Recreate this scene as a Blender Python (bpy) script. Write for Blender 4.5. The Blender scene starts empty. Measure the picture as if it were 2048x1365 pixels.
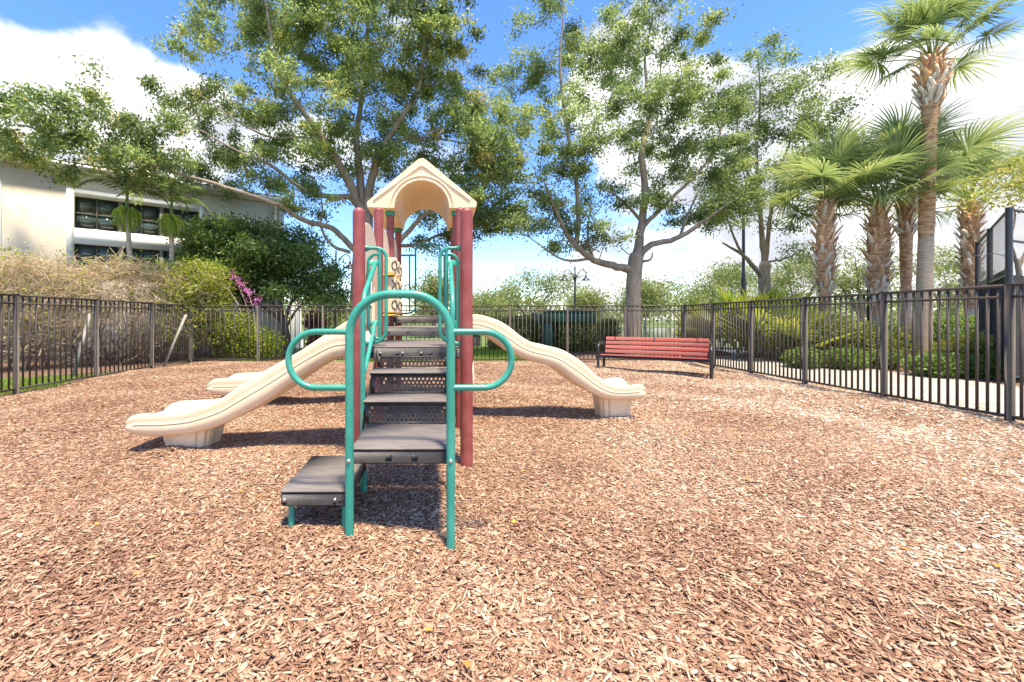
import bpy, math, random
import numpy as np
from mathutils import Vector, Matrix

R = math.radians
rng = np.random.default_rng(7)
random.seed(7)
scene = bpy.context.scene
COL = scene.collection

# ------------------------------------------------------------------ camera
F_PX, VX, VY, EYE = 850.0, 880.0, 640.0, 1.1      # focal length and vanishing point in photo pixels, eye height
cam_d = bpy.data.cameras.new('camera')
cam = bpy.data.objects.new('camera', cam_d)
COL.objects.link(cam)
cam.location = (0, 0, EYE)
cam.rotation_euler = (R(90), 0, 0)
cam_d.sensor_width = 36.0
cam_d.lens = F_PX / 2048 * 36
cam_d.shift_x = (1024 - VX) / 2048
cam_d.shift_y = -(682.5 - VY) / 2048
cam_d.clip_start = 0.05
cam_d.clip_end = 3000
scene.camera = cam

# ------------------------------------------------------------------ view
scene.view_settings.view_transform = 'Standard'
scene.view_settings.look = 'None'
scene.view_settings.gamma = 1
scene.view_settings.use_curve_mapping = False
scene.view_settings.exposure = 2.45
scene.render.engine = 'CYCLES'
scene.cycles.max_bounces = 6
scene.cycles.diffuse_bounces = 4
scene.cycles.transmission_bounces = 4
scene.cycles.use_denoising = True

# ------------------------------------------------------------------ sun + sky
SUN_EL, SUN_AZ = 73.0, 158.0           # azimuth measured clockwise from +Y
sd = Vector((math.sin(R(SUN_AZ)) * math.cos(R(SUN_EL)), math.cos(R(SUN_AZ)) * math.cos(R(SUN_EL)), math.sin(R(SUN_EL))))
sun_d = bpy.data.lights.new('sun', 'SUN')
sun_d.energy = 2.0
sun_d.angle = R(6)
sun_d.color = (1.0, 0.89, 0.70)
sun = bpy.data.objects.new('sun', sun_d)
COL.objects.link(sun)
sun.rotation_euler = sd.to_track_quat('Z', 'Y').to_euler()
sun.location = (0, 0, 30)


def build_world():
    w = bpy.data.worlds.new('World')
    scene.world = w
    w.use_nodes = True
    nt = w.node_tree
    nt.nodes.clear()
    N, L = nt.nodes.new, nt.links.new

    def math_(op, a, b=None, c=None, clamp=False):
        n = N('ShaderNodeMath'); n.operation = op; n.use_clamp = clamp
        for i, v in enumerate((a, b, c)):
            if v is None: continue
            if isinstance(v, (int, float)): n.inputs[i].default_value = v
            else: L(v, n.inputs[i])
        return n.outputs[0]
    out = N('ShaderNodeOutputWorld'); bg = N('ShaderNodeBackground')
    bg.inputs['Strength'].default_value = 0.15
    L(bg.outputs[0], out.inputs[0])
    sky = N('ShaderNodeTexSky'); sky.sky_type = 'NISHITA'; sky.sun_disc = False
    sky.sun_elevation = R(SUN_EL); sky.sun_rotation = R(SUN_AZ)
    sky.altitude = 0; sky.air_density = 1.0; sky.dust_density = 0.4; sky.ozone_density = 2.5
    hsv = N('ShaderNodeHueSaturation'); hsv.inputs['Saturation'].default_value = 1.25; hsv.inputs['Value'].default_value = 0.47
    hsv.inputs['Hue'].default_value = 0.512
    L(sky.outputs[0], hsv.inputs['Color'])
    tc = N('ShaderNodeTexCoord')
    sep = N('ShaderNodeSeparateXYZ'); L(tc.outputs['Generated'], sep.inputs[0])
    cmb = N('ShaderNodeMapping'); L(tc.outputs['Generated'], cmb.inputs[0]); cmb.inputs['Location'].default_value = (1.3, .4, 2.1); cmb.inputs['Scale'].default_value = (1, 1, 1.5)
    n1 = N('ShaderNodeTexNoise'); n1.inputs['Scale'].default_value = 3.0; n1.inputs['Detail'].default_value = 10
    n1.inputs['Roughness'].default_value = 0.56; n1.inputs['Distortion'].default_value = 0.25
    L(cmb.outputs[0], n1.inputs['Vector'])
    n2 = N('ShaderNodeTexNoise'); n2.inputs['Scale'].default_value = 5.0; n2.inputs['Detail'].default_value = 9
    L(cmb.outputs[0], n2.inputs['Vector'])
    total = math_('ADD', n1.outputs['Fac'], -0.03)
    # cloud banks (photo pixel of the centre, angular radius, gain)
    for (x, y, r, g) in ((1800, 190, .34, .42), (1930, 360, .42, .34), (2090, 250, .20, .34), (1340, 190, .27, .46), (1420, 420, .42, .26),
                         (140, 150, .34, .40), (-80, 330, .45, .26), (330, 250, .17, .18), (1180, 620, .30, .06), (620, 330, .26, .22), (880, 330, .2, .10), (1000, 560, .26, -.22),
                         (1520, 50, .26, -.42), (2010, 70, .17, -.50), (1690, 10, .15, -.3), (330, -20, .24, -.36), (40, 0, .12, -.3), (1000, 130, .22, -.22), (590, 450, .15, -.2), (950, 545, .14, -.16)):
        d = Vector(((x - VX) / F_PX, 1, (VY - y) / F_PX)).normalized()
        dist = N('ShaderNodeVectorMath'); dist.operation = 'DISTANCE'
        L(tc.outputs['Generated'], dist.inputs[0]); dist.inputs[1].default_value = d
        mr = N('ShaderNodeMapRange'); mr.interpolation_type = 'SMOOTHSTEP'
        mr.inputs['From Min'].default_value = 0; mr.inputs['From Max'].default_value = r
        mr.inputs['To Min'].default_value = g; mr.inputs['To Max'].default_value = 0
        L(dist.outputs['Value'], mr.inputs['Value'])
        total = math_('ADD', total, mr.outputs[0])
    m = N('ShaderNodeMapRange'); m.interpolation_type = 'SMOOTHSTEP'
    m.inputs['From Min'].default_value = 0.55; m.inputs['From Max'].default_value = 0.68
    L(total, m.inputs['Value'])
    ramp = N('ShaderNodeValToRGB')
    ramp.color_ramp.elements[0].position = 0.40; ramp.color_ramp.elements[0].color = (.50, .52, .58, 1)
    ramp.color_ramp.elements[1].position = 0.64; ramp.color_ramp.elements[1].color = (1, .985, .955, 1)
    L(n2.outputs['Fac'], ramp.inputs[0])
    sc = N('ShaderNodeVectorMath'); sc.operation = 'SCALE'; sc.inputs['Scale'].default_value = 2.0
    L(ramp.outputs[0], sc.inputs[0])
    mix = N('ShaderNodeMix'); mix.data_type = 'RGBA'
    L(m.outputs[0], mix.inputs[0]); L(hsv.outputs[0], mix.inputs[6]); L(sc.outputs[0], mix.inputs[7])
    L(mix.outputs[2], bg.inputs['Color'])


build_world()


# ------------------------------------------------------------------ helpers
def at(x, y, Y):
    """photo pixel + distance in metres -> place in the world"""
    return np.array([(x - VX) * Y / F_PX, Y, EYE - (y - VY) * Y / F_PX])


def wloc(o):
    v = Vector((0, 0, 0))
    while o is not None:
        v += o.location
        o = o.parent
    return np.array(v)


class B:
    """collects shapes for one mesh object"""
    def __init__(self):
        self.V = []; self.F = []; self.n = 0; self.T = []

    def add(self, V, F, tint=None):
        V = np.asarray(V, float)
        self.V.append(V)
        for f in ([F] if isinstance(F, np.ndarray) else F):
            if isinstance(f, np.ndarray):
                self.F.append(f + self.n)
            else:
                self.F.append(np.asarray([f]) + self.n)
        self.T.append(np.full(len(V), 0.5) if tint is None else np.broadcast_to(tint, (len(V),)))
        self.n += len(V)

    def box(self, lo, hi, M=None):
        x0, y0, z0 = lo; x1, y1, z1 = hi
        V = np.array([(x0, y0, z0), (x1, y0, z0), (x1, y1, z0), (x0, y1, z0), (x0, y0, z1), (x1, y0, z1), (x1, y1, z1), (x0, y1, z1)], float)
        if M is not None: V = V @ M[0].T + M[1]
        self.add(V, np.array([(0, 3, 2, 1), (4, 5, 6, 7), (0, 1, 5, 4), (1, 2, 6, 5), (2, 3, 7, 6), (3, 0, 4, 7)]))

    def rbox(self, lo, hi, b=0.008, M=None):
        """box with chamfered edges"""
        lo = np.array(lo, float); hi = np.array(hi, float)
        V = []
        for sx in (0, 1):
            for sy in (0, 1):
                for sz in (0, 1):
                    c = np.array([hi[0] if sx else lo[0], hi[1] if sy else lo[1], hi[2] if sz else lo[2]])
                    s = np.array([-1 if sx else 1, -1 if sy else 1, -1 if sz else 1]) * b
                    for ax in range(3):
                        v = c + s; v[ax] = c[ax]; V.append(v)
        I = lambda sx, sy, sz, ax: ((sx * 2 + sy) * 2 + sz) * 3 + ax
        F = []
        for ax in range(3):
            o = [a for a in range(3) if a != ax]
            for s in (0, 1):
                q = []
                for (p, r_) in ((0, 0), (1, 0), (1, 1), (0, 1)):
                    k = [0, 0, 0]; k[ax] = s; k[o[0]] = p; k[o[1]] = r_
                    q.append(I(*k, ax))
                F.append(q)
        for ax in range(3):
            o = [a for a in range(3) if a != ax]
            for p in (0, 1):
                for r_ in (0, 1):
                    k0 = [0, 0, 0]; k0[o[0]] = p; k0[o[1]] = r_; k1 = list(k0); k1[ax] = 1
                    F.append([I(*k0, o[0]), I(*k1, o[0]), I(*k1, o[1]), I(*k0, o[1])])
        for sx in (0, 1):
            for sy in (0, 1):
                for sz in (0, 1):
                    F.append([I(sx, sy, sz, 0), I(sx, sy, sz, 1), I(sx, sy, sz, 2)])
        V = np.array(V)
        if M is not None: V = V @ M[0].T + M[1]
        self.add(V, F)

    def tube(self, P, r, n=8, caps=True, tint=None):
        P = np.asarray(P, float); k = len(P)
        r = np.broadcast_to(np.asarray(r, float), (k,))
        T = np.gradient(P, axis=0); T /= np.linalg.norm(T, axis=1)[:, None] + 1e-12
        a = np.array([0, 0, 1.0]) if abs(T[0][2]) < .9 else np.array([1.0, 0, 0])
        u = np.cross(T[0], a); u /= np.linalg.norm(u)
        ang = np.arange(n) * 2 * math.pi / n
        V = []
        for i in range(k):
            u = u - T[i] * np.dot(u, T[i]); u /= np.linalg.norm(u) + 1e-12
            w = np.cross(T[i], u)
            V.append(P[i] + r[i] * (np.cos(ang)[:, None] * u + np.sin(ang)[:, None] * w))
        V = np.concatenate(V)
        i, j = np.meshgrid(np.arange(k - 1), np.arange(n), indexing='ij')
        a_ = (i * n + j).ravel(); b_ = (i * n + (j + 1) % n).ravel()
        F = [np.stack([a_, b_, b_ + n, a_ + n], 1)]
        if caps:
            F += [list(range(n))[::-1], list(range((k - 1) * n, k * n))]
        self.add(V, F, tint)

    def lathe(self, c, prof, n=20):
        """prof: list of (r, z); round shape about the vertical axis through c"""
        c = np.asarray(c, float); k = len(prof)
        ang = np.arange(n) * 2 * math.pi / n
        V = np.concatenate([np.stack([c[0] + r * np.cos(ang), c[1] + r * np.sin(ang), np.full(n, c[2] + z)], 1) for r, z in prof])
        i, j = np.meshgrid(np.arange(k - 1), np.arange(n), indexing='ij')
        a_ = (i * n + j).ravel(); b_ = (i * n + (j + 1) % n).ravel()
        self.add(V, [np.stack([a_, b_, b_ + n, a_ + n], 1), list(range(n))[::-1], list(range((k - 1) * n, k * n))])

    def build(self, name, mat, parent=None, smooth=False):
        off = wloc(parent) if parent is not None else np.zeros(3)
        V = np.concatenate(self.V) - off
        me = bpy.data.meshes.new(name)
        me.vertices.add(len(V)); me.vertices.foreach_set('co', V.astype(np.float32).ravel())
        loops = np.concatenate([f.ravel() for f in self.F]).astype(np.int32)
        cnt = np.concatenate([np.full(f.shape[0], f.shape[1]) for f in self.F]).astype(np.int32)
        st = np.concatenate([[0], np.cumsum(cnt)[:-1]]).astype(np.int32)
        me.loops.add(len(loops)); me.loops.foreach_set('vertex_index', loops)
        me.polygons.add(len(cnt)); me.polygons.foreach_set('loop_start', st); me.polygons.foreach_set('loop_total', cnt)
        at_ = me.attributes.new('tint', 'FLOAT', 'POINT')
        at_.data.foreach_set('value', np.concatenate(self.T).astype(np.float32))
        me.update(calc_edges=True)
        me.validate()
        if smooth:
            me.polygons.foreach_set('use_smooth', np.ones(len(me.polygons), bool))
            if smooth != 'all':
                try: me.set_sharp_from_angle(angle=R(smooth if smooth is not True else 40))
                except Exception: pass
        me.materials.append(mat)
        o = bpy.data.objects.new(name, me); COL.objects.link(o)
        o.parent = parent
        return o


def thing(name, label, cat, loc=(0, 0, 0), group=None):
    o = bpy.data.objects.new(name, None); COL.objects.link(o)
    o.location = loc; o.empty_display_size = .2
    return tag(o, label, cat, group)


def tag(o, label, cat, group=None, kind=None):
    o['label'] = label; o['category'] = cat
    if group: o['group'] = group
    if kind: o['kind'] = kind
    return o


def copy_part(o, loc, parent, rot=None, scale=None):
    c = o.copy(); COL.objects.link(c); c.parent = parent; c.location = loc
    if rot is not None: c.rotation_euler = rot
    if scale is not None: c.scale = scale if hasattr(scale, '__len__') else (scale,) * 3
    return c


def spline(P, n):
    """Catmull-Rom through the points"""
    P = np.asarray(P, float)
    Q = np.concatenate([[2 * P[0] - P[1]], P, [2 * P[-1] - P[-2]]])
    m = len(P) - 1
    t = np.linspace(0, m - 1e-9, n); i = t.astype(int); f = (t - i)[:, None]
    a, b, c, d = Q[i], Q[i + 1], Q[i + 2], Q[i + 3]
    return .5 * (2 * b + (c - a) * f + (2 * a - 5 * b + 4 * c - d) * f ** 2 + (3 * b - a - 3 * c + d) * f ** 3)


def fillet(P, rad, seg=6):
    """polyline with rounded corners"""
    P = [np.asarray(p, float) for p in P]; out = [P[0]]
    for i in range(1, len(P) - 1):
        a = P[i - 1] - P[i]; b = P[i + 1] - P[i]
        la, lb = np.linalg.norm(a), np.linalg.norm(b)
        rr = rad[i - 1] if hasattr(rad, '__len__') else rad
        d = min(rr, la * .499, lb * .499)
        A = P[i] + a / la * d; C = P[i] + b / lb * d
        cosang = np.dot(a, b) / la / lb
        half = math.acos(max(-1, min(1, cosang))) / 2
        for k in range(seg + 1):        # true circular arc via slerp about the centre
            ctr = P[i] + (a / la + b / lb) / np.linalg.norm(a / la + b / lb) * d / max(math.cos(half), 1e-6)
            va, vc = A - ctr, C - ctr
            om = math.acos(max(-1, min(1, np.dot(va, vc) / np.linalg.norm(va) / np.linalg.norm(vc))))
            t = k / seg
            out.append(ctr + (math.sin((1 - t) * om) * va + math.sin(t * om) * vc) / math.sin(om))
    out.append(P[-1])
    return np.array(out)


# ------------------------------------------------------------------ materials
def material(name, color, rough=.6, color2=None, scale=8.0, detail=6, lo=.35, hi=.65, bump=0.0, bscale=40.0, metal=0.0, spec=.5, stretch=None, color3=None, coord='Object', vary=0.0, dirt=0.0):
    m = bpy.data.materials.new(name); m.use_nodes = True
    nt = m.node_tree; N, L = nt.nodes.new, nt.links.new
    p = nt.nodes['Principled BSDF']
    p.inputs['Base Color'].default_value = (*color, 1); p.inputs['Roughness'].default_value = rough
    p.inputs['Metallic'].default_value = metal; p.inputs['Specular IOR Level'].default_value = spec
    tc = N('ShaderNodeTexCoord'); mp = N('ShaderNodeMapping'); L(tc.outputs[coord], mp.inputs[0])
    if stretch: mp.inputs['Scale'].default_value = stretch
    if color2 is not None:
        n = N('ShaderNodeTexNoise'); n.inputs['Scale'].default_value = scale; n.inputs['Detail'].default_value = detail
        n.inputs['Roughness'].default_value = .6
        L(mp.outputs[0], n.inputs['Vector'])
        r = N('ShaderNodeValToRGB'); r.color_ramp.elements[0].position = lo; r.color_ramp.elements[1].position = hi
        r.color_ramp.elements[0].color = (*color, 1); r.color_ramp.elements[1].color = (*color2, 1)
        if color3 is not None:
            e = r.color_ramp.elements.new((lo + hi) / 2); e.color = (*color3, 1)
        L(n.outputs['Fac'], r.inputs[0]); L(r.outputs[0], p.inputs['Base Color'])
    src = p.inputs['Base Color'].links[0].from_socket if p.inputs['Base Color'].links else None
    if src is not None and dirt:            # scuffs and grime of their own irregular shape
        g = N('ShaderNodeTexNoise'); g.inputs['Scale'].default_value = 26; g.inputs['Detail'].default_value = 8; g.inputs['Roughness'].default_value = .7; g.inputs['Distortion'].default_value = 1.2
        L(tc.outputs['Object'], g.inputs['Vector'])
        gr = N('ShaderNodeValToRGB'); gr.color_ramp.elements[0].position = .56; gr.color_ramp.elements[1].position = .72
        gr.color_ramp.elements[0].color = (1, 1, 1, 1); gr.color_ramp.elements[1].color = (1 - dirt, 1 - dirt * 1.05, 1 - dirt * 1.1, 1)
        L(g.outputs['Fac'], gr.inputs[0])
        mm = N('ShaderNodeMix'); mm.data_type = 'RGBA'; mm.blend_type = 'MULTIPLY'; mm.inputs[0].default_value = 1
        L(src, mm.inputs[6]); L(gr.outputs[0], mm.inputs[7]); src = mm.outputs[2]; L(src, p.inputs['Base Color'])
    if src is not None and vary:            # each piece a little lighter or darker than the next
        oi = N('ShaderNodeObjectInfo'); vr = N('ShaderNodeMapRange'); vr.inputs['To Min'].default_value = 1 - vary; vr.inputs['To Max'].default_value = 1 + vary
        L(oi.outputs['Random'], vr.inputs['Value'])
        hv = N('ShaderNodeHueSaturation'); L(vr.outputs[0], hv.inputs['Value']); L(src, hv.inputs['Color']); L(hv.outputs[0], p.inputs['Base Color'])
    if bump:
        n2 = N('ShaderNodeTexNoise'); n2.inputs['Scale'].default_value = bscale; n2.inputs['Detail'].default_value = 5
        L(mp.outputs[0], n2.inputs['Vector'])
        bp = N('ShaderNodeBump'); bp.inputs['Strength'].default_value = bump; bp.inputs['Distance'].default_value = .01
        L(n2.outputs['Fac'], bp.inputs['Height']); L(bp.outputs[0], p.inputs['Normal'])
    return m


def leaf_material(name, cols, trans=.35, rough=.45, spec=.4):
    """cols: ramp over the per-leaf tint"""
    m = bpy.data.materials.new(name); m.use_nodes = True
    nt = m.node_tree; N, L = nt.nodes.new, nt.links.new
    p = nt.nodes['Principled BSDF']; out = nt.nodes['Material Output']
    a = N('ShaderNodeAttribute'); a.attribute_name = 'tint'
    r = N('ShaderNodeValToRGB')
    els = r.color_ramp.elements
    while len(els) < len(cols): els.new(.5)
    for i, c in enumerate(cols):
        els[i].position = c[0]; els[i].color = (*c[1], 1)
    L(a.outputs['Fac'], r.inputs[0]); L(r.outputs[0], p.inputs['Base Color'])
    p.inputs['Roughness'].default_value = rough; p.inputs['Specular IOR Level'].default_value = spec
    t = N('ShaderNodeBsdfTranslucent')
    hs = N('ShaderNodeHueSaturation'); hs.inputs['Saturation'].default_value = 1.1; hs.inputs['Value'].default_value = 1.5; hs.inputs['Hue'].default_value = .485
    L(r.outputs[0], hs.inputs['Color']); L(hs.outputs[0], t.inputs[0])
    mx = N('ShaderNodeMixShader'); mx.inputs[0].default_value = trans
    L(p.outputs[0], mx.inputs[1]); L(t.outputs[0], mx.inputs[2]); L(mx.outputs[0], out.inputs[0])
    return m


M = {}
M['red'] = material('maroon vinyl', (.24, .045, .036), .5, (.34, .095, .078), 9, detail=9, lo=.42, hi=.78, dirt=.25, bump=.15, bscale=120)
M['green'] = material('green powder coat', (.028, .25, .18), .36, (.07, .35, .26), 6, lo=.45, hi=.8, dirt=.2, bump=.04, bscale=60)
M['green_dark'] = material('green plastic collar', (.02, .19, .14), .45, (.03, .23, .17), 10)
M['beige'] = material('cream polyethylene', (.78, .58, .37), .36, (.83, .65, .45), 2.2, lo=.35, hi=.7, dirt=.16, bump=.03, bscale=90)
M['beige_roof'] = material('bounce-warmed cream plastic', (.80, .575, .34), .42, (.85, .65, .43), 2.5, lo=.35, hi=.7, dirt=.12, bump=.03, bscale=90)  # orange of light bounced about inside the vault is put into the colour
M['seam'] = material('dark seam', (.16, .11, .07), .7)
M['deck'] = material('brown grey vinyl decking', (.030, .026, .025), .5, (.065, .057, .054), 9, lo=.45, hi=.8, bump=.25, bscale=140)
M['deck_top'] = material('scuffed top-lit vinyl tread', (.10, .083, .073), .6, (.18, .15, .13), 7, lo=.35, hi=.7, bump=.3, bscale=120, stretch=(1, 7, 1), dirt=.25)  # same vinyl as the decking; wear plus light from above put into the colour
M['bolt'] = material('zinc bolt', (.6, .6, .6), .3, metal=1.0)
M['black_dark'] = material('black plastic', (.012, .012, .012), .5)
M['yellow'] = material('yellow plastic', (.55, .32, .02), .4)
M['fence'] = material('bronze black aluminium', (.066, .053, .042), .6, (.092, .076, .060), 4, lo=.4, hi=.75, spec=.3, vary=.1)
M['bench_red'] = material('red recycled planks', (.165, .012, .007), .6, (.22, .024, .014), 6, lo=.35, hi=.7, bump=.15, bscale=60, stretch=(.6, .6, 6), vary=.14, dirt=.2)
M['black_metal'] = material('black powder coat', (.016, .016, .017), .35, (.03, .03, .03), 9)
M['stucco'] = material('cream stucco', (.77, .68, .55), .85, (.81, .72, .59), 3, dirt=.05, bump=.35, bscale=55)
M['white'] = material('white trim paint', (.80, .79, .76), .6, (.74, .73, .70), 5, bump=.1, bscale=60)
M['glass'] = material('dark glass with painted reflections', (.045, .066, .06), .03, (.075, .10, .092), 1.2, spec=.8)  # greenish mottling stands in for reflected trees, painted into the colour
M['tile_roof'] = material('clay roof tiles', (.50, .33, .23), .85, (.66, .52, .40), 4, color3=(.58, .42, .31), bump=.3, bscale=40)
M['bark'] = material('grey oak bark', (.165, .125, .088), .9, (.35, .285, .21), 7, lo=.3, hi=.7, bump=.8, bscale=35, stretch=(1, 1, .35))
M['bark_dark'] = material('brown bark', (.10, .075, .055), .9, (.2, .15, .11), 7, bump=.6, bscale=35)
M['palm_trunk'] = material('ringed grey palm trunk', (.36, .265, .175), .9, (.54, .43, .31), 10, bump=.8, bscale=14, stretch=(.5, .5, 5))
M['palm_fibre'] = material('orange palm fibre', (.30, .13, .055), .95, (.66, .41, .23), 7, detail=9, lo=.38, hi=.62, bump=1.0, bscale=16, stretch=(.9, .9, 3))
M['leaf_base'] = material('weathered palm leaf base', (.52, .40, .28), .85, (.76, .67, .54), 3, lo=.35, hi=.65, bump=.5, bscale=40, vary=.25)
M['leaf_base_new'] = material('orange palm leaf base', (.48, .25, .12), .9, (.68, .45, .26), 3, lo=.35, hi=.65, bump=.6, bscale=40, vary=.25)
M['twig'] = material('dry tan twigs', (.50, .36, .21), .9, (.70, .54, .35), 3)
M['concrete'] = material('pale concrete', (.29, .26, .22), .85, (.37, .335, .285), 1.2, lo=.3, hi=.7, bump=.2, bscale=60)
M['soil'] = material('dark mulch soil', (.08, .045, .03), .95, (.19, .11, .07), 9, bump=1.0, bscale=60)
M['lawn'] = material('lawn earth', (.07, .11, .022), .95, (.13, .17, .04), 4, bump=.8, bscale=50)
M['under'] = material('packed wood mulch', (.26, .14, .085), .95, (.42, .26, .16), 14, bump=1.0, bscale=70)
M['water'] = material('lake water', (.05, .06, .06), .08, bump=.04, bscale=6)
M['green_box'] = material('dark green enamel', (.015, .075, .036), .5, (.025, .10, .05), 6)
M['screen'] = material('black windscreen mesh', (.013, .013, .014), .85, (.022, .022, .023), 60)
M['stake'] = material('weathered grey board', (.24, .215, .18), .9, (.36, .33, .28), 9, stretch=(1, 1, .2))
M['oak_leaf'] = leaf_material('oak leaf', [(0, (.09, .125, .042)), (.45, (.17, .245, .078)), (.8, (.32, .41, .14)), (.95, (.44, .38, .12)), (1, (.46, .22, .05))], .5, .42, .5)
M['oak_leaf_pale'] = leaf_material('pale oak leaf', [(0, (.095, .13, .047)), (.5, (.19, .265, .09)), (.92, (.35, .43, .165)), (1, (.42, .2, .06))], .5, .42, .5)
M['far_leaf'] = leaf_material('pale spring leaf', [(0, (.11, .145, .045)), (.5, (.21, .25, .085)), (1, (.34, .37, .14))], .5)
M['dark_leaf'] = leaf_material('dark glossy leaf', [(0, (.07, .115, .03)), (.6, (.14, .22, .055)), (.93, (.26, .34, .09)), (1, (.34, .32, .1))], .45, .35, .45)
M['lime_leaf'] = leaf_material('lime shrub leaf', [(0, (.12, .17, .025)), (.5, (.24, .31, .045)), (1, (.43, .45, .08))], .45)
M['hedge_leaf'] = leaf_material('clipped hedge leaf', [(0, (.08, .12, .028)), (.6, (.19, .24, .06)), (.9, (.33, .34, .11)), (1, (.40, .24, .1))], .48, .4, .4)
M['cover_leaf'] = leaf_material('ground cover leaf', [(0, (.09, .14, .03)), (.6, (.17, .25, .055)), (1, (.30, .36, .1))], .4)
M['gold_leaf'] = leaf_material('variegated yellow leaf', [(0, (.18, .22, .04)), (.5, (.36, .36, .07)), (1, (.55, .50, .17))], .35)
M['pink'] = leaf_material('magenta bracts', [(0, (.42, .09, .30)), (.6, (.60, .2, .46)), (1, (.70, .4, .6))], .4)
M['ti_leaf'] = leaf_material('maroon leaves', [(0, (.10, .03, .025)), (.6, (.2, .06, .05)), (1, (.3, .14, .08))], .3)
M['palm_leaf'] = leaf_material('palm frond', [(0, (.075, .12, .042)), (.5, (.165, .235, .078)), (1, (.34, .38, .16))], .48, .45, .35)
M['palmetto_leaf'] = leaf_material('palmetto frond', [(0, (.10, .15, .025)), (.5, (.2, .28, .045)), (1, (.40, .41, .08))], .45, .45, .35)
M['flower'] = leaf_material('yellow green palm flowers', [(0, (.26, .38, .05)), (1, (.52, .60, .12))], .5)
M['grass'] = leaf_material('grass blades', [(0, (.11, .20, .02)), (.6, (.22, .33, .04)), (1, (.40, .42, .12))], .35)
M['dead_leaf'] = leaf_material('fallen leaves', [(0, (.35, .16, .05)), (.5, (.55, .36, .08)), (1, (.62, .47, .25))], .25)
M['petal'] = M['pink']


def chip_material():
    m = bpy.data.materials.new('wood chips'); m.use_nodes = True
    nt = m.node_tree; N, L = nt.nodes.new, nt.links.new
    p = nt.nodes['Principled BSDF']; p.inputs['Roughness'].default_value = .8; p.inputs['Specular IOR Level'].default_value = .25
    oi = N('ShaderNodeObjectInfo'); geo = N('ShaderNodeNewGeometry')
    n = N('ShaderNodeTexNoise'); n.inputs['Scale'].default_value = .8; n.inputs['Detail'].default_value = 6
    L(geo.outputs['Position'], n.inputs['Vector'])
    sep = N('ShaderNodeSeparateXYZ'); L(geo.outputs['Position'], sep.inputs[0])
    # the mulch is greyer and paler towards the right-hand path
    mr = N('ShaderNodeMapRange'); mr.inputs['From Min'].default_value = .5; mr.inputs['From Max'].default_value = 6
    mr.inputs['To Min'].default_value = -.05; mr.inputs['To Max'].default_value = .20
    L(sep.outputs[0], mr.inputs['Value'])
    def ma(op, a, b):
        k = N('ShaderNodeMath'); k.operation = op
        for i, v in enumerate((a, b)):
            if isinstance(v, (int, float)): k.inputs[i].default_value = v
            else: L(v, k.inputs[i])
        return k.outputs[0]
    f = ma('ADD', ma('ADD', ma('MULTIPLY', oi.outputs['Random'], .80), ma('MULTIPLY', ma('SUBTRACT', n.outputs['Fac'], .5), .75)), ma('ADD', mr.outputs[0], .08))
    r = N('ShaderNodeValToRGB'); e = r.color_ramp.elements
    e[0].position = 0; e[0].color = (.19, .093, .057, 1)
    e[1].position = 1; e[1].color = (.74, .665, .53, 1)
    for pos, c in ((.2, (.27, .144, .088)), (.45, (.38, .229, .142)), (.7, (.475, .325, .213)), (.88, (.60, .47, .332))):
        x = e.new(pos); x.color = (*c, 1)
    L(f, r.inputs[0])
    n3 = N('ShaderNodeTexNoise'); n3.inputs['Scale'].default_value = 90; n3.inputs['Detail'].default_value = 3
    tc = N('ShaderNodeTexCoord'); mp = N('ShaderNodeMapping'); mp.inputs['Scale'].default_value = (.25, 2, 2)
    L(tc.outputs['Object'], mp.inputs[0]); L(mp.outputs[0], n3.inputs['Vector'])
    mx = N('ShaderNodeMix'); mx.data_type = 'RGBA'; mx.blend_type = 'MULTIPLY'; mx.inputs[0].default_value = .7
    rr = N('ShaderNodeValToRGB'); rr.color_ramp.elements[0].position = .3; rr.color_ramp.elements[1].position = .6
    rr.color_ramp.elements[0].color = (.72, .68, .64, 1)
    L(n3.outputs['Fac'], rr.inputs[0]); L(r.outputs[0], mx.inputs[6]); L(rr.outputs[0], mx.inputs[7])
    L(mx.outputs[2], p.inputs['Base Color'])
    bp = N('ShaderNodeBump'); bp.inputs['Strength'].default_value = .4; bp.inputs['Distance'].default_value = .003
    L(n3.outputs['Fac'], bp.inputs['Height']); L(bp.outputs[0], p.inputs['Normal'])
    return m


M['chip'] = chip_material()


# ------------------------------------------------------------------ ground
# chips pile up a little against posts and slide feet, and are kicked away in front of the steps
PILES = [(-.61, 3.2), (.2, 3.2), (-.61, 4.22), (.2, 4.22), (-.445, 2.09), (.052, 2.09), (-2.15, 3.5), (-2.3, 3.5), (1.85, 4.6), (2.05, 4.6), (-.765, 2.19), (.08, 2.7)]


def lump(x, y):
    return (.022 * np.sin(1.3 * x + .4) * np.cos(1.1 * y) + .014 * np.sin(3.1 * x + 1.7 * y) + .010 * np.sin(2.3 * y - 4.1 * x + 1)
            + .012 * np.sin(5.3 * y + 2.2 * x)
            + sum(.03 * np.exp(-((x - a) ** 2 + (y - b) ** 2) / .022) for a, b in PILES) - .035 * np.exp(-((x + .1) ** 2 + (y - 1.85) ** 2) / .09))


def sheet(name, x0, x1, y0, y1, z, mat, nx=1, ny=1, fn=None, poly=None):
    b = B()
    if poly is not None:
        b.add([(p[0], p[1], z) for p in poly], [list(range(len(poly)))])
    else:
        X, Y = np.meshgrid(np.linspace(x0, x1, nx + 1), np.linspace(y0, y1, ny + 1))
        Z = np.full_like(X, z) if fn is None else z + fn(X, Y)
        i, j = np.meshgrid(np.arange(ny), np.arange(nx), indexing='ij'); a = (i * (nx + 1) + j).ravel()
        b.add(np.stack([X.ravel(), Y.ravel(), Z.ravel()], 1), [np.stack([a, a + 1, a + nx + 2, a + nx + 1], 1)])
    o = b.build(name, mat, smooth='all' if fn else False)
    o['kind'] = 'structure'
    return o


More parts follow.
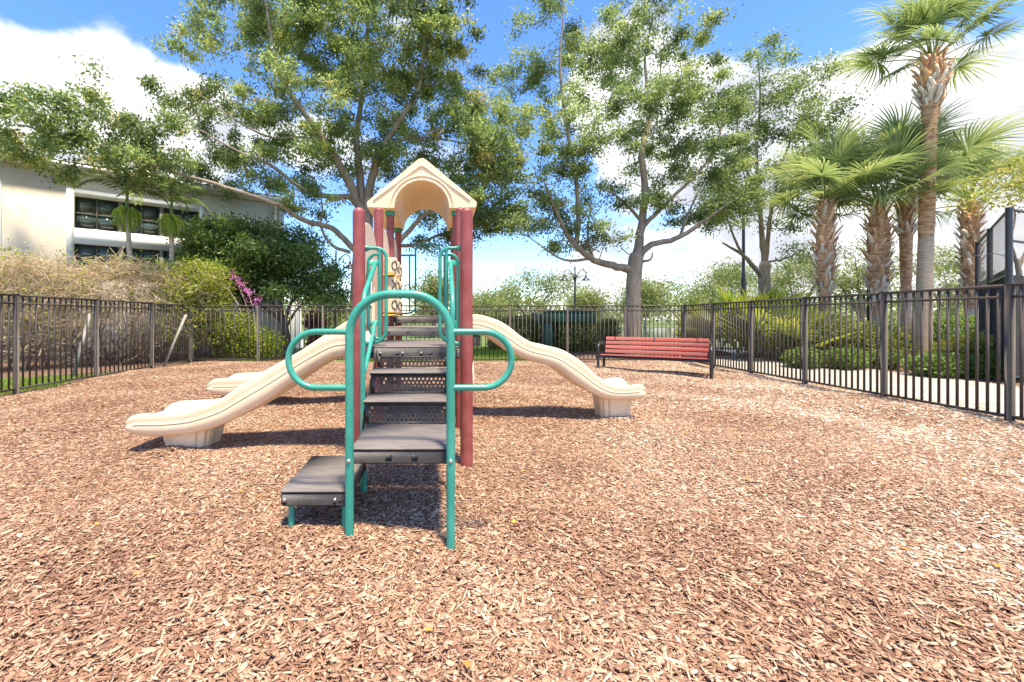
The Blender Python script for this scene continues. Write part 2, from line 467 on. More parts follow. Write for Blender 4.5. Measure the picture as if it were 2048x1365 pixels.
sheet('ground', -900, 900, -300, 1500, -.10, M['lawn'])
sheet('mulch_bed', -6.6, 6.5, -4, 11.3, -.012, M['under'], 110, 130, lump)
sheet('lawn', -40, 3.6, 11.3, 40, -.03, M['lawn'])
sheet('lawn_strip', -14, -6.6, -4, 11.3, -.03, M['lawn'])
sheet('planting_bed', 3.6, 40, 11.3, 17, -.034, M['soil'])
sheet('planting_bed', 6.5, 40, -4, 11.3, -.034, M['soil'])
sheet('hedge_bed', 0, 0, 0, 0, -.02, M['soil'], poly=[(-14, 5.2), (-8.3, 7.9), (-6.7, 9.6), (-6.7, 11.3), (-4.5, 12.4), (-2.0, 12.4), (-2.0, 14.6), (-14, 15)])
sheet('path', 0, 0, 0, 0, -.024, M['concrete'], poly=[(6.75, -4), (9.9, -4), (9.7, 6), (9.85, 10), (10.6, 13.2), (11.6, 16), (8.6, 16), (7.3, 13), (6.75, 10)])
sheet('lake', 0, 0, 0, 0, -.05, M['water'], poly=[(6.8, 17.5), (12, 17.5), (32, 50), (32, 58), (20, 58)])


def chips():
    """thousands of loose wood chips strewn over the bed"""
    protos = bpy.data.collections.new('chip_shapes')
    r2 = np.random.default_rng(3)
    shapes = [(.066, .0065, .004), (.052, .008, .0045), (.040, .0095, .005), (.100, .0055, .004), (.034, .006, .004), (.060, .013, .006),
              (.026, .014, .007), (.040, .006, .004), (.070, .011, .006), (.022, .010, .004), (.034, .020, .005), (.045, .022, .006), (.028, .017, .004)]
    for (ln, w, t) in shapes:
        b = B()
        k = 4
        xs = np.linspace(-ln / 2, ln / 2, k)
        V = []
        bend = r2.uniform(-.03, .03) * ln
        for i, x in enumerate(xs):
            f = (.45 if i in (0, k - 1) else 1.0) * r2.uniform(.75, 1.15)
            yo = bend * math.cos(x / ln * math.pi) + r2.uniform(-.1, .1) * w
            zo = r2.uniform(-.1, .1) * t
            for (sy, sz) in ((-1, -1), (1, -1), (1, 1), (-1, 1)):
                V.append((x + r2.uniform(-.07, .07) * ln * (i in (0, k - 1)), yo + sy * w / 2 * f * r2.uniform(.8, 1.15), zo + sz * t / 2 * r2.uniform(.6, 1.2)))
        F = [[0, 3, 2, 1], [12, 13, 14, 15]]
        for i in range(k - 1):
            for j in range(4):
                F.append([i * 4 + j, i * 4 + (j + 1) % 4, i * 4 + 4 + (j + 1) % 4, i * 4 + 4 + j])
        b.add(np.array(V), F)
        o = b.build('wood_chip', M['chip'])
        COL.objects.unlink(o); protos.objects.link(o)

    def carrier(x0, x1, y0, y1, nx, ny, dens, seed, smin, smax, label):
        b = B()
        X, Y = np.meshgrid(np.linspace(x0, x1, nx + 1), np.linspace(y0, y1, ny + 1)); Z = lump(X, Y) - .004
        i, j = np.meshgrid(np.arange(ny), np.arange(nx), indexing='ij'); a = (i * (nx + 1) + j).ravel()
        b.add(np.stack([X.ravel(), Y.ravel(), Z.ravel()], 1), [np.stack([a, a + 1, a + nx + 2, a + nx + 1], 1)])
        o = b.build('wood_chips', M['chip'])
        ng = bpy.data.node_groups.new('chips', 'GeometryNodeTree')
        ng.interface.new_socket('Geometry', in_out='INPUT', socket_type='NodeSocketGeometry')
        ng.interface.new_socket('Geometry', in_out='OUTPUT', socket_type='NodeSocketGeometry')
        N, L = ng.nodes.new, ng.links.new
        gi = N('NodeGroupInput'); go = N('NodeGroupOutput')
        dp = N('GeometryNodeDistributePointsOnFaces'); dp.inputs['Density'].default_value = dens; dp.inputs['Seed'].default_value = seed
        ci = N('GeometryNodeCollectionInfo'); ci.inputs['Collection'].default_value = protos
        ci.inputs['Separate Children'].default_value = True; ci.inputs['Reset Children'].default_value = True
        ip = N('GeometryNodeInstanceOnPoints'); ip.inputs['Pick Instance'].default_value = True
        rv = N('FunctionNodeRandomValue'); rv.data_type = 'FLOAT_VECTOR'
        rv.inputs[0].default_value = (-.34, -.30, 0); rv.inputs[1].default_value = (.34, .30, 6.283); rv.inputs['Seed'].default_value = seed + 1
        rs = N('FunctionNodeRandomValue'); rs.data_type = 'FLOAT'
        rs.inputs[2].default_value = 0; rs.inputs[3].default_value = 1; rs.inputs['Seed'].default_value = seed + 2
        pw = N('ShaderNodeMath'); pw.operation = 'POWER'; pw.inputs[1].default_value = 2.2; L(rs.outputs[1], pw.inputs[0])
        ma = N('ShaderNodeMath'); ma.operation = 'MULTIPLY_ADD'; ma.inputs[1].default_value = smax - smin; ma.inputs[2].default_value = smin; L(pw.outputs[0], ma.inputs[0])
        tr = N('GeometryNodeTranslateInstances'); tr.inputs['Local Space'].default_value = False
        rt = N('FunctionNodeRandomValue'); rt.data_type = 'FLOAT_VECTOR'
        rt.inputs[0].default_value = (0, 0, 0); rt.inputs[1].default_value = (0, 0, .016); rt.inputs['Seed'].default_value = seed + 3
        L(gi.outputs[0], dp.inputs[0]); L(dp.outputs['Points'], ip.inputs['Points']); L(ci.outputs[0], ip.inputs['Instance'])
        L(rv.outputs[0], ip.inputs['Rotation']); L(ma.outputs[0], ip.inputs['Scale'])
        L(ip.outputs[0], tr.inputs[0]); L(rt.outputs[0], tr.inputs['Translation']); L(tr.outputs[0], go.inputs[0])
        md = o.modifiers.new('chips', 'NODES'); md.node_group = ng
        tag(o, label, 'mulch', kind='stuff')
    carrier(-3.2, 4.6, .2, 4.6, 40, 24, 14000, 11, .3, 1.05, 'reddish brown wood chips covering the near half of the playground')
    carrier(-6.45, -3.2, -.5, 11.25, 20, 60, 4200, 21, .5, 1.35, 'tan wood chips along the left fence')
    carrier(4.6, 6.4, -.5, 11.25, 12, 60, 4200, 31, .5, 1.3, 'pale wood chips along the right fence')
    carrier(-3.2, 4.6, 4.6, 11.25, 40, 40, 4200, 41, .5, 1.35, 'reddish wood chips behind the play structure up to the back fence')


chips()


def leafcloud(P, size, aspect, rg, tint, updir=.35, droop=0.0):
    """leaf-sized faces at the points P: returns V, F, per-vertex tint"""
    n = len(P)
    L_ = size * rg.uniform(.7, 1.25, n)
    d = rg.normal(size=(n, 3)); d[:, 2] -= droop; d /= np.linalg.norm(d, axis=1)[:, None]
    u = rg.normal(size=(n, 3)); u[:, 2] += updir * 3
    s = np.cross(d, u); s /= np.linalg.norm(s, axis=1)[:, None] + 1e-9
    nrm = np.cross(s, d)
    w = L_ * aspect * .5
    a = P; b_ = P + d * (L_ * .45)[:, None] + s * w[:, None] + nrm * (w * .3)[:, None]
    c = P + d * L_[:, None]; e = P + d * (L_ * .45)[:, None] - s * w[:, None] + nrm * (w * .3)[:, None]
    V = np.stack([a, b_, c, e], 1).reshape(-1, 3)
    i = np.arange(n) * 4
    F = np.concatenate([np.stack([i, i + 1, i + 2], 1), np.stack([i, i + 2, i + 3], 1)])
    return V, F, np.repeat(tint, 4)


def grass(name, label, poly_fn, x0, x1, y0, y1, n, h, seed):
    rg = np.random.default_rng(seed)
    P = np.stack([rg.uniform(x0, x1, n), rg.uniform(y0, y1, n)], 1)
    P = P[poly_fn(P[:, 0], P[:, 1])]; n = len(P)
    a = rg.uniform(0, 2 * math.pi, n); hh = h * rg.uniform(.5, 1.3, n); w = .006
    base = np.stack([P[:, 0], P[:, 1], np.full(n, -.03)], 1)
    s = np.stack([np.cos(a), np.sin(a), np.zeros(n)], 1) * w
    tip = base + np.stack([rg.normal(0, .35, n) * hh, rg.normal(0, .35, n) * hh, hh], 1)
    V = np.stack([base - s, base + s, tip], 1).reshape(-1, 3)
    i = np.arange(n) * 3
    b = B(); b.add(V, [np.stack([i, i + 1, i + 2], 1)], np.repeat(rg.uniform(0, 1, n), 3))
    tag(b.build(name, M['grass']), label, 'grass', kind='stuff')


grass('grass', 'short bright grass beyond the back fence', lambda x, y: (y < 18) & ~((x < -2) & (y < 14.6)), -2.5, 3.6, 11.35, 17, 60000, .07, 5)
grass('grass', 'sunlit grass strip outside the left fence', lambda x, y: (y < 7.9 + (x + 8.3) * 1.05) & (y > 3.5) & (y - 5.2 < (x + 14) * .47), -11.5, -6.45, 3.5, 9.8, 60000, .07, 6)


# ------------------------------------------------------------------ fence
ZT = 1.467
def fence(name, label, posts, extra_z=0.0):
    posts = [np.array(p, float) for p in posts]
    mid = (posts[0] + posts[-1]) / 2
    t = thing(name, label, 'fence', (mid[0], mid[1], 0), 'metal fence runs around the playground')
    d = posts[1] - posts[0]; ang = math.atan2(d[1], d[0])
    Rm = np.array([[math.cos(ang), -math.sin(ang), 0], [math.sin(ang), math.cos(ang), 0], [0, 0, 1]])
    loc0 = np.array([mid[0], mid[1], 0])
    b = B(); b.rbox((-.028, -.028, -.1), (.028, .028, ZT + .012), .004); b.box((-.031, -.031, ZT + .0135), (.031, .031, ZT + .022))
    post0 = b.build('post', M['fence'])
    b = B(); b.box((-.0095, -.0095, .055), (.0095, .0095, ZT - .018))
    pick0 = b.build('picket', M['fence'])
    for i, p in enumerate(posts):
        o = post0 if i == 0 else post0.copy()
        if i: COL.objects.link(o)
        o.parent = t; o.location = (p[0] - mid[0], p[1] - mid[1], 0); o.rotation_euler = (0, 0, ang)
    first = True
    for a, c in zip(posts[:-1], posts[1:]):
        ln = np.linalg.norm(c - a); e = (c - a) / ln
        an = math.atan2(e[1], e[0]); Rm = np.array([[math.cos(an), -math.sin(an), 0], [math.sin(an), math.cos(an), 0], [0, 0, 1]])
        for (z0, z1, w) in ((ZT - .017, ZT + .016, .021), (ZT - .135, ZT - .108, .0155), (.05, .078, .0155)):
            b = B(); b.box((.031, -w, z0), (ln - .031, w, z1), (Rm, np.array([a[0], a[1], 0])))
            b.build('rail', M['fence'], t)
        n = 14
        for k in range(1, n):
            q = a + e * (ln * k / n)
            o = pick0 if first else pick0.copy()
            if not first: COL.objects.link(o)
            first = False
            o.parent = t; o.location = (q[0] - mid[0], q[1] - mid[1], 0); o.rotation_euler = (0, 0, an)
    return t


LC, RC = (-6.49, 11.13), (6.35, 11.13)
fence('metal_fence', 'dark metal picket fence on the left in front of the dry hedge', [(-6.49, 11.02), (-6.44, 9.5), (-6.39, 7.9), (-6.345, 6.36), (-6.30, 4.85)])
fence('metal_fence', 'dark metal picket fence across the back behind the play structure', [((x - VX) * 11.13 / F_PX, 11.13) for x in (384, 516, 646, 776, 905, 1020, 1135, 1250, 1365)])
fence('metal_fence', 'dark metal picket fence on the right beside the concrete path', [(6.34, 11.02), (6.30, 9.80), (6.25, 8.54), (6.2, 7.22), (6.15, 5.887), (6.1, 4.55), (6.05, 3.22)])

# ------------------------------------------------------------------ play structure
PL, PR = -.61, .20          # left and right rows of posts
CX = (PL + PR) / 2
ROWS = (3.2, 4.22, 5.216, 6.2)
DECKS = (.90, 1.03, 1.15)
play = thing('play_structure', 'playground play structure with cream slides, green rails, maroon posts and a gabled roof', 'play structure', (CX, 4.6, 0))


def p_obj(b, name, mat, parent=play, smooth=False):
    return b.build(name, mat, parent, smooth)


def bolt(parent, p, axis=1, r=.009):
    b = B()
    if axis == 1: b.tube([(p[0], p[1] + .004, p[2]), (p[0], p[1] - .003, p[2]), (p[0], p[1] - .008, p[2])], [r, r, r * .45], 10)
    else: b.tube([(p[0], p[1], p[2] - .004), (p[0], p[1], p[2] + .003), (p[0], p[1], p[2] + .007)], [r, r, r * .45], 10)
    b.build('bolt', M['bolt'], parent, 35)


post_tops = {0: 1.952, 1: 2.225, 2: 2.44, 3: 2.44}
for k, Y in enumerate(ROWS):
    for X in (PL, PR):
        r, zt = .047, post_tops[k]
        b = B()
        if k < 2:
            b.lathe((X, Y, 0), [(r, -.1), (r, zt - r)] + [(max(r * math.cos(a), .002), zt - r + r * .85 * math.sin(a)) for a in np.linspace(.2, 1.5, 6)], 24)
        else:
            b.lathe((X, Y, 0), [(r, -.1), (r, zt)], 24)
        o = p_obj(b, 'post', M['red'], smooth=50)
        if k >= 2:
            b = B(); b.lathe((X, Y, 0), [(r + .003, zt - .07), (r + .012, zt - .068), (r + .012, zt - .006), (r + .003, zt - .004)], 24)
            b.build('collar', M['green_dark'] if k == 3 else M['green'], o, 40)

# decks
for k in range(3):
    y0, y1, z = ROWS[k] + .005, ROWS[k + 1] - .005, DECKS[k]
    b = B(); b.rbox((PL + .05, y0 + .02, z - .09), (PR - .05, y1 - .02, z - .012), .006)
    d = p_obj(b, 'deck', M['deck'])
    b = B(); b.rbox((PL + .048, y0, z - .0115), (PR - .048, y1, z), .004)
    b.build('deck_surface', M['deck_top'], d)
    b = B(); b.rbox((PL + .05, y0 - .002, z - .092), (PR - .05, y0 + .0195, z - .014), .004)
    d2 = b.build('deck_fascia', M['deck'], d)
    for sx in (PL + .10, PL + .29, PR - .27, PR - .10):     # slots in the fascia
        b = B(); b.rbox((sx - .014, y0 - .0045, z - .058), (sx + .014, y0 - .0015, z - .045), .001)
        b.build('slot', M['black_dark'], d)
    if k == 0:
        for sx in (PL + .16, PL + .33, PR - .34):
            bolt(d, (sx, y0 - .004, z - .05), 1, .008)
    for X in (PL, PR):                                      # bracket clamps on the posts
        b = B(); b.rbox((X + (.03 if X < 0 else -.075), y0 - .012, z - .085), (X + (.075 if X < 0 else -.03), y0 - .0025, z - .02), .003)
        b.build('bracket', M['deck'], d)

# lower step and platform
def step(x0, x1, y0, y1, z, name):
    b = B(); b.rbox((x0 + .004, y0 + .004, z - .085), (x1 - .004, y1 - .004, z - .0155), .008)
    s = p_obj(b, name, M['deck'])
    b = B(); b.rbox((x0, y0, z - .015), (x1, y1, z), .006)
    b.build('step_surface', M['deck_top'], s)
    return s


s1 = step(-.81, -.462, 2.144, 2.69, .24, 'step')
bolt(s1, (-.785, 2.146, .19), 1, .011); bolt(s1, (-.53, 2.146, .192), 1, .009)
b = B(); b.rbox((-.512, 2.1435, .184), (-.497, 2.1475, .192), .001); b.build('slot', M['black_dark'], s1)
b = B(); b.rbox((-.492, 2.1435, .184), (-.482, 2.1475, .196), .001); b.build('slot', M['black_dark'], s1)
s2 = step(-.449, .058, 2.13, 2.615, .459, 'platform')
for sx in (-.255, -.125):
    b = B(); b.rbox((sx - .016, 2.129, .405), (sx + .016, 2.1335, .422), .001); b.build('slot', M['black_dark'], s2)
for (x, y, zt) in ((-.765, 2.19, .16), (-.473, 2.66, .16), (-.765, 2.64, .16), (-.49, 2.19, .16)):
    b = B(); b.tube([(x, y, -.1), (x, y, zt)], .0155, 14); p_obj(b, 'step_leg', M['green'], smooth=50)

# stair flight: two treads and three perforated risers
def perforated(x0, x1, y, z0, z1, lean=0.0):
    b = B()
    c = .0265; mx, mz = .022, .010
    rows = max(1, int((z1 - z0 - 2 * mz) / (c * .9))); cols = int((x1 - x0 - 2 * mx) / c)
    cw = (x1 - x0 - 2 * mx) / cols; ch = (z1 - z0 - 2 * mz) / rows
    P = lambda x, z: (x, y + lean * (z - z0), z)
    for yy in (0, .004):
        for r_ in range(rows):
            off = cw * .25 if r_ % 2 else -cw * .25
            for k in range(cols):
                cx, cz = x0 + mx + (k + .5) * cw, z0 + mz + (r_ + .5) * ch
                hx, hz = cw / 2, ch / 2
                outer = [(-hx, -hz), (0, -hz), (hx, -hz), (hx, 0), (hx, hz), (0, hz), (-hx, hz), (-hx, 0)]
                rad = min(cw, ch) * .37
                inner = [(rad * math.cos(a) + off, rad * math.sin(a)) for a in [R(225 + 45 * i) for i in range(8)]]
                inner = [(max(-hx * .96, min(hx * .96, i[0])), i[1]) for i in inner]
                V = [P(cx + p[0], cz + p[1]) for p in outer] + [P(cx + p[0], cz + p[1]) for p in inner]
                V = np.array(V) + (0, yy, 0)
                b.add(V, np.array([[i, (i + 1) % 8, 8 + (i + 1) % 8, 8 + i] for i in range(8)]))
    for (a0, a1, c0, c1) in ((x0, x0 + mx, z0, z1), (x1 - mx, x1, z0, z1), (x0 + mx, x1 - mx, z0, z0 + mz), (x0 + mx, x1 - mx, z1 - mz, z1)):
        V = np.array([P(a0, c0), P(a1, c0), P(a1, c1), P(a0, c1)])
        V = np.concatenate([V, V + (0, .004, 0)])
        b.add(V, np.array([(0, 1, 2, 3), (7, 6, 5, 4), (0, 4, 5, 1), (1, 5, 6, 2), (2, 6, 7, 3), (3, 7, 4, 0)]))
    return b


SX0, SX1 = -.46, .055
treads = ((2.60, 2.86, .605), (2.83, 3.08, .752))
zprev, yb = .459, 2.625
for (y0, y1, z) in treads:
    p_obj(perforated(SX0, SX1, y0 + .018, zprev + .002, z - .026), 'riser', M['deck'])
    b = B(); b.rbox((SX0 - .01, y0 + .004, z - .025), (SX1 + .01, y1 - .01, z - .012), .004)
    t_ = p_obj(b, 'tread', M['deck'])
    b = B(); b.rbox((SX0 - .012, y0 - .004, z - .0115), (SX1 + .012, y1, z), .004); b.build('tread_surface', M['deck_top'], t_)
    zprev = z
p_obj(perforated(SX0, SX1, 3.12, .754, .83), 'riser', M['deck'])
for sx in (SX0 - .016, SX1 + .012):                 # stringers
    b = B()
    prof = [(2.60, .42), (2.60, .50), (3.185, .88), (3.185, .80), (3.10, .72)]
    V = [(sx, y, z) for y, z in prof] + [(sx + .004, y, z) for y, z in prof]
    n = len(prof)
    b.add(np.array(V), [list(range(n))[::-1], list(range(n, 2 * n))] + [[i, (i + 1) % n, n + (i + 1) % n, n + i] for i in range(n)])
    p_obj(b, 'stringer', M['deck'])

# entry arch with two side loops
AX0, AX1, AY = -.445, .052, 2.09
b = B(); b.tube(fillet([(AX0, AY, -.1), (AX0, AY, 1.225), (AX1, AY, 1.225), (AX1, AY, -.1)], [.2, .2], 12), .0212, 18)
arch = p_obj(b, 'entry_arch', M['green'], smooth=50)
for sx, x in ((-1, AX0), (1, AX1)):
    ex = x + sx * .300
    b = B(); b.tube(fillet([(x, AY, 1.041), (ex, AY, 1.041), (ex, AY, .766), (x, AY, .766)], [.137, .137], 12), .0155, 14)
    b.build('grab_loop', M['green'], arch, 50)
for x in (AX0, AX1):
    bolt(arch, (x, AY - .021, .412), 1, .010)

# handrails and the barred hand holds at the first deck
GY = 3.235
for s, post in ((1, PL), (-1, PR)):
    X = lambda d: post + s * d          # distance from the post towards the middle
    b = B()
    b.tube(fillet([(X(.04), GY, 1.645), (X(.20), GY, 1.645), (X(.20), GY, .945), (X(.04), GY, .915)], [.075, .075], 8), .0135, 12)
    h = p_obj(b, 'hand_hold', M['green'], smooth=50)
    b = B(); b.tube([(X(.15), GY, 1.64), (X(.15), GY, .93)], .0135, 12)
    b.tube(fillet([(X(.15), GY, 1.60), (X(.105), GY, 1.60), (X(.064), GY, 1.56), (X(.064), GY, 1.05), (X(.105), GY, .96), (X(.15), GY, .955)], .04, 6), .0125, 12)
    b.build('hand_hold_bar', M['green'], h, 50)
    for z in (1.645, .915):
        b = B(); b.tube([(X(.042), GY, z), (X(.052), GY, z), (X(.075), GY, z)], [.026, .024, .015], 14); b.build('flange', M['green'], h, 50)
    for z in (1.545, 1.085):
        b = B(); b.rbox((min(X(.064), X(.15)) - .002, GY - .006, z - .03), (max(X(.064), X(.15)) + .002, GY + .006, z + .01), .003); b.build('bracket_plate', M['green'], h)
    hx = X(.12)
    b = B(); b.tube(fillet([(hx, 2.70, -.1), (hx, 2.70, 1.235), (hx, GY - .01, 1.53)], [.12], 8), .0165, 14)
    r_ = p_obj(b, 'handrail', M['green'], smooth=50)
    b = B(); b.tube(fillet([(hx, 2.70, .74), (hx, 2.85, .82), (hx, GY - .01, 1.085)], [.1], 6), .0145, 14); b.build('lower_rail', M['green'], r_, 50)

# rear hand rails at the last deck
RY = 6.2
b = B(); b.tube(fillet([(-.357, RY, 1.20), (-.357, RY, 2.205), (.0, RY, 2.205), (.0, RY, 1.20)], [.09, .09], 8), .0135, 12)
ra = p_obj(b, 'rear_arch', M['green'], smooth=50)
for s, post in ((1, PL), (-1, PR)):
    vx = -.357 if s == 1 else 0.0
    b = B(); b.tube([(post + s * .04, RY, 2.04), (vx, RY, 2.04)], .0125, 12)
    b.tube([((post + s * .04 + vx) / 2 + s * .02, RY, 2.04), ((post + s * .04 + vx) / 2 + s * .02, RY, 1.22)], .0115, 12)
    b.tube(fillet([(vx, RY, 1.4), (vx, RY, 1.20), (post + s * .04, RY, 1.19)], [.1], 8), .0135, 12)
    b.build('grab_bar', M['green'], ra, 50)


# slides
def slide(name, label, tops, bots, yc, sgn, foot):
    """tops / bots: (x, z) of the rim and of the underside, from the deck outwards"""
    tops = np.array(tops); bots = np.array(bots)
    xs = np.linspace(tops[0][0], tops[-1][0], 64)
    t_ = spline(tops, 400); u_ = spline(bots, 400)
    o = 1 if xs[-1] > xs[0] else -1
    zt = np.interp(xs * o, t_[:, 0] * o, t_[:, 1]); zb = np.interp(xs * o, u_[:, 0] * o, u_[:, 1])
    W = .285
    V = []; n = None
    for x, a, c in zip(xs, zt, zb):
        h = a - c
        e = min(1.0, abs(xs[-1] - x) / .10)                 # round the nose off
        ww = W * (1 - .12 * (1 - e) ** 2)
        bed = c + min(.055, h * .4) + .02 * (1 - e)
        half = [(-ww * .80, c), (-ww * .90, c + .012), (-ww * .97, c + h * .22), (-ww * .985, c + h * .5), (-ww * .975, c + h * .53), (-ww * .985, c + h * .72), (-ww, a - .016), (-ww + .004, a - .006), (-ww + .016, a), (-ww + .032, a - .003),
                (-ww + .045, a - .018), (-ww + .060, bed + max(.02, (a - bed) * .4)), (-ww + .085, bed + .018), (-ww + .125, bed)]
        sec = half + [(-p[0], p[1]) for p in half[::-1]]
        n = len(sec)
        V += [(x, yc + p[0], p[1]) for p in sec]
    b = B()
    k = len(xs)
    i, j = np.meshgrid(np.arange(k - 1), np.arange(n), indexing='ij'); a_ = (i * n + j).ravel(); b_ = (i * n + (j + 1) % n).ravel()
    b.add(np.array(V), [np.stack([a_, b_, b_ + n, a_ + n], 1), list(range(n))[::-1], list(range((k - 1) * n, k * n))])
    s = p_obj(b, 'slide', M['beige'], smooth=50)
    s['label'] = label
    for sy in (-1, 1):
        b = B(); P = [(x, yc + sy * (W * (1 - .12 * (1 - min(1, abs(xs[-1] - x) / .10)) ** 2) * .9815), c + (a - c) * .512) for x, a, c in zip(xs, zt, zb)][:-3]
        b.tube(P, .0032, 6); b.build('seam', M['seam'], s, 50)
    # moulded foot: tapered, fluted
    x0, x1, z1 = foot
    b = B(); m = 80
    rings = []
    for z, f in ((-.05, .80), (.0, .82), (z1 * .5, .92), (z1, 1.0), (z1 + .03, 1.0)):
        for q in range(m):
            a = 2 * math.pi * q / m
            ca, sa = math.cos(a), math.sin(a)
            sx = math.copysign(abs(ca) ** .45, ca); sy = math.copysign(abs(sa) ** .45, sa)
            fl = 1 - .11 * max(0, math.cos(a * 10)) ** 4
            rings.append(((x0 + x1) / 2 + sx * (x1 - x0) / 2 * f * fl, yc + sy * .185 * f * fl, z))
    i, j = np.meshgrid(np.arange(4), np.arange(m), indexing='ij'); a_ = (i * m + j).ravel(); b_ = (i * m + (j + 1) % m).ravel()
    b.add(np.array(rings), [np.stack([a_, b_, b_ + m, a_ + m], 1), list(range(m))[::-1], list(range(4 * m, 5 * m))])
    b.build('slide_foot', M['beige'], s, 50)
    return s


top1 = [(-.63, 1.0), (-.781, .991), (-.893, .975), (-1.11, .859), (-1.412, .69), (-1.614, .569), (-1.763, .468), (-1.915, .408), (-2.064, .364), (-2.266, .347), (-2.435, .338), (-2.53, .30), (-2.575, .235)]
bot1 = [(-.63, .822), (-.68, .818), (-.813, .794), (-.913, .758), (-1.11, .649), (-1.372, .46), (-1.614, .319), (-1.815, .227), (-2.016, .174), (-2.266, .146), (-2.467, .154), (-2.54, .178), (-2.58, .205)]
slide('slide', 'straight slide in front, running to the left', top1, bot1, 3.71, -1, (-2.36, -1.93, .16))
# the far left slide starts from the highest deck
def stretch(P, x0, x1, z0, z1, za, zb):
    P = np.array(P); Q = P.copy()
    Q[:, 0] = x0 + (P[:, 0] - P[0][0]) / (P[-1][0] - P[0][0]) * (x1 - x0)
    Q[:, 1] = za + (P[:, 1] - z0) / (z1 - z0) * (zb - za)
    return Q
slide('slide', 'second straight slide behind it, running to the left', stretch(top1, -.63, -3.02, 1.0, .338, 1.26, .345), stretch(bot1, -.63, -3.02, .822, .146, 1.07, .12), 5.71, -1, (-2.75, -2.3, .13))
top3 = [(.215, 1.16), (.34, 1.155), (.432, 1.151), (.54, 1.122), (.649, 1.079), (.758, 1.008), (.866, .921), (.975, .861), (1.083, .834), (1.192, .812), (1.3, .78), (1.409, .72), (1.518, .644), (1.626, .541), (1.735, .454), (1.844, .405), (1.952, .392), (2.06, .409), (2.137, .412), (2.19, .378), (2.213, .32)]
bot3 = [(.215, .95), (.34, .943), (.432, .932), (.54, .894), (.649, .823), (.758, .747), (.866, .693), (.975, .655), (1.083, .628), (1.192, .6), (1.3, .541), (1.409, .454), (1.518, .378), (1.626, .313), (1.735, .264), (1.844, .242), (2.0, .240), (2.11, .242), (2.19, .259), (2.213, .285)]
slide('slide', 'wavy slide running to the right', top3, bot3, 4.79, 1, (1.75, 2.125, .25))


# arched side panels
def side_panel(x, y0, y1, z0, z1, opening=True, name='side_panel'):
    b = B(); yc = (y0 + y1) / 2; hw = (y1 - y0) / 2
    n = 24
    outer = []; inner = []
    for i in range(n + 1):
        a = math.pi * (1 - i / n)
        outer.append((yc + hw * math.cos(a), z1 - .42 + .42 * math.sin(a) ** .8))
        inner.append((yc + hw * .55 * math.cos(a), z0 + .48 + .17 * math.sin(a)))
    outer = [(y0, z0)] + outer + [(y1, z0)]
    inner = [(yc - hw * .55, z0)] + inner + [(yc + hw * .55, z0)]
    m = len(outer)
    V = [(x - .013, p[0], p[1]) for p in outer] + [(x - .013, p[0], p[1]) for p in inner] + [(x + .013, p[0], p[1]) for p in outer] + [(x + .013, p[0], p[1]) for p in inner]
    if opening:
        F = []
        for i in range(m - 1):
            F += [[i, i + 1, m + i + 1, m + i], [2 * m + i + 1, 2 * m + i, 3 * m + i, 3 * m + i + 1],
                  [i + 1, i, 2 * m + i, 2 * m + i + 1], [m + i, m + i + 1, 3 * m + i + 1, 3 * m + i]]
        F += [[0, m, 3 * m, 2 * m], [m - 1, 3 * m - 1, 4 * m - 1, 2 * m - 1]]
        b.add(np.array(V), F)
    else:
        V = V[:m] + V[2 * m:3 * m]
        F = [list(range(m)), list(range(m, 2 * m))[::-1]] + [[i, m + i, m + (i + 1) % m, (i + 1) % m] for i in range(m)]
        b.add(np.array(V), F)
    return p_obj(b, name, M['beige_roof'], smooth=35)


side_panel(PL - .012, ROWS[0] + .06, ROWS[1] - .06, .91, 1.93)
side_panel(PL - .012, ROWS[2] + .06, ROWS[3] - .06, 1.16, 2.2)
side_panel(PR + .012, ROWS[1] + .06, ROWS[2] - .06, 1.04, 1.75)
pan = side_panel(PL - .012, ROWS[1] + .06, ROWS[2] - .06, 1.04, 2.1, False, 'game_panel')
# noughts and crosses drums on the game panel
for iz, z in enumerate((1.255, 1.465, 1.66)):
    for iy, y in enumerate((4.44, 4.72, 5.0)):
        cx = PL + .085
        b = B(); b.lathe((cx, y, 0), [(.068, z - .082), (.078, z - .074), (.078, z + .074), (.068, z + .082)], 20)
        o = b.build('game_drum', M['beige_roof'], pan, 50)
        b = B()
        # the marks curve round the drum
        def on(a, h): return (cx + .0795 * math.cos(a), y + .0795 * math.sin(a), z + h)
        sh = (iz * 3 + iy) % 2
        a0 = -.75
        if sh == 0:
            b.tube([on(a0 + .42 * math.cos(q), .045 * math.sin(q)) for q in np.linspace(0, 2 * math.pi, 21)], .006, 6, caps=False)
        else:
            b.tube([on(a0 - .42 + .84 * q, -.048 + .096 * q) for q in np.linspace(0, 1, 7)], .006, 6)
            b.tube([on(a0 - .42 + .84 * q, .048 - .096 * q) for q in np.linspace(0, 1, 7)], .006, 6)
        b.build('game_mark', M['black_dark'], pan, 50)
for z in (1.148, 1.5625):
    b = B(); b.rbox((PL + .02, 4.33, z - .008), (PL + .14, 5.11, z + .008), .003); b.build('yellow_shelf', M['yellow'], pan)
# little yellow and white drum ends seen under the second deck
for (x, c) in ((-.50, 'yellow'), (-.37, 'yellow'), (-.28, 'white')):
    b = B(); b.rbox((x - .018, 4.6, .93), (x + .018, 4.63, 1.0), .004)
    p_obj(b, 'spacer', M[c])
# round cream disc clipped to the right-hand post
b = B(); b.tube([(PR + .075, 3.9, .55), (PR + .10, 3.9, .55)], [.16, .16], 28); p_obj(b, 'round_panel', M['beige_roof'], smooth=40)
b = B(); b.rbox((PR - .05, 3.80, .44), (PR + .078, 3.82, .50), .004); p_obj(b, 'bracket', M['deck'])


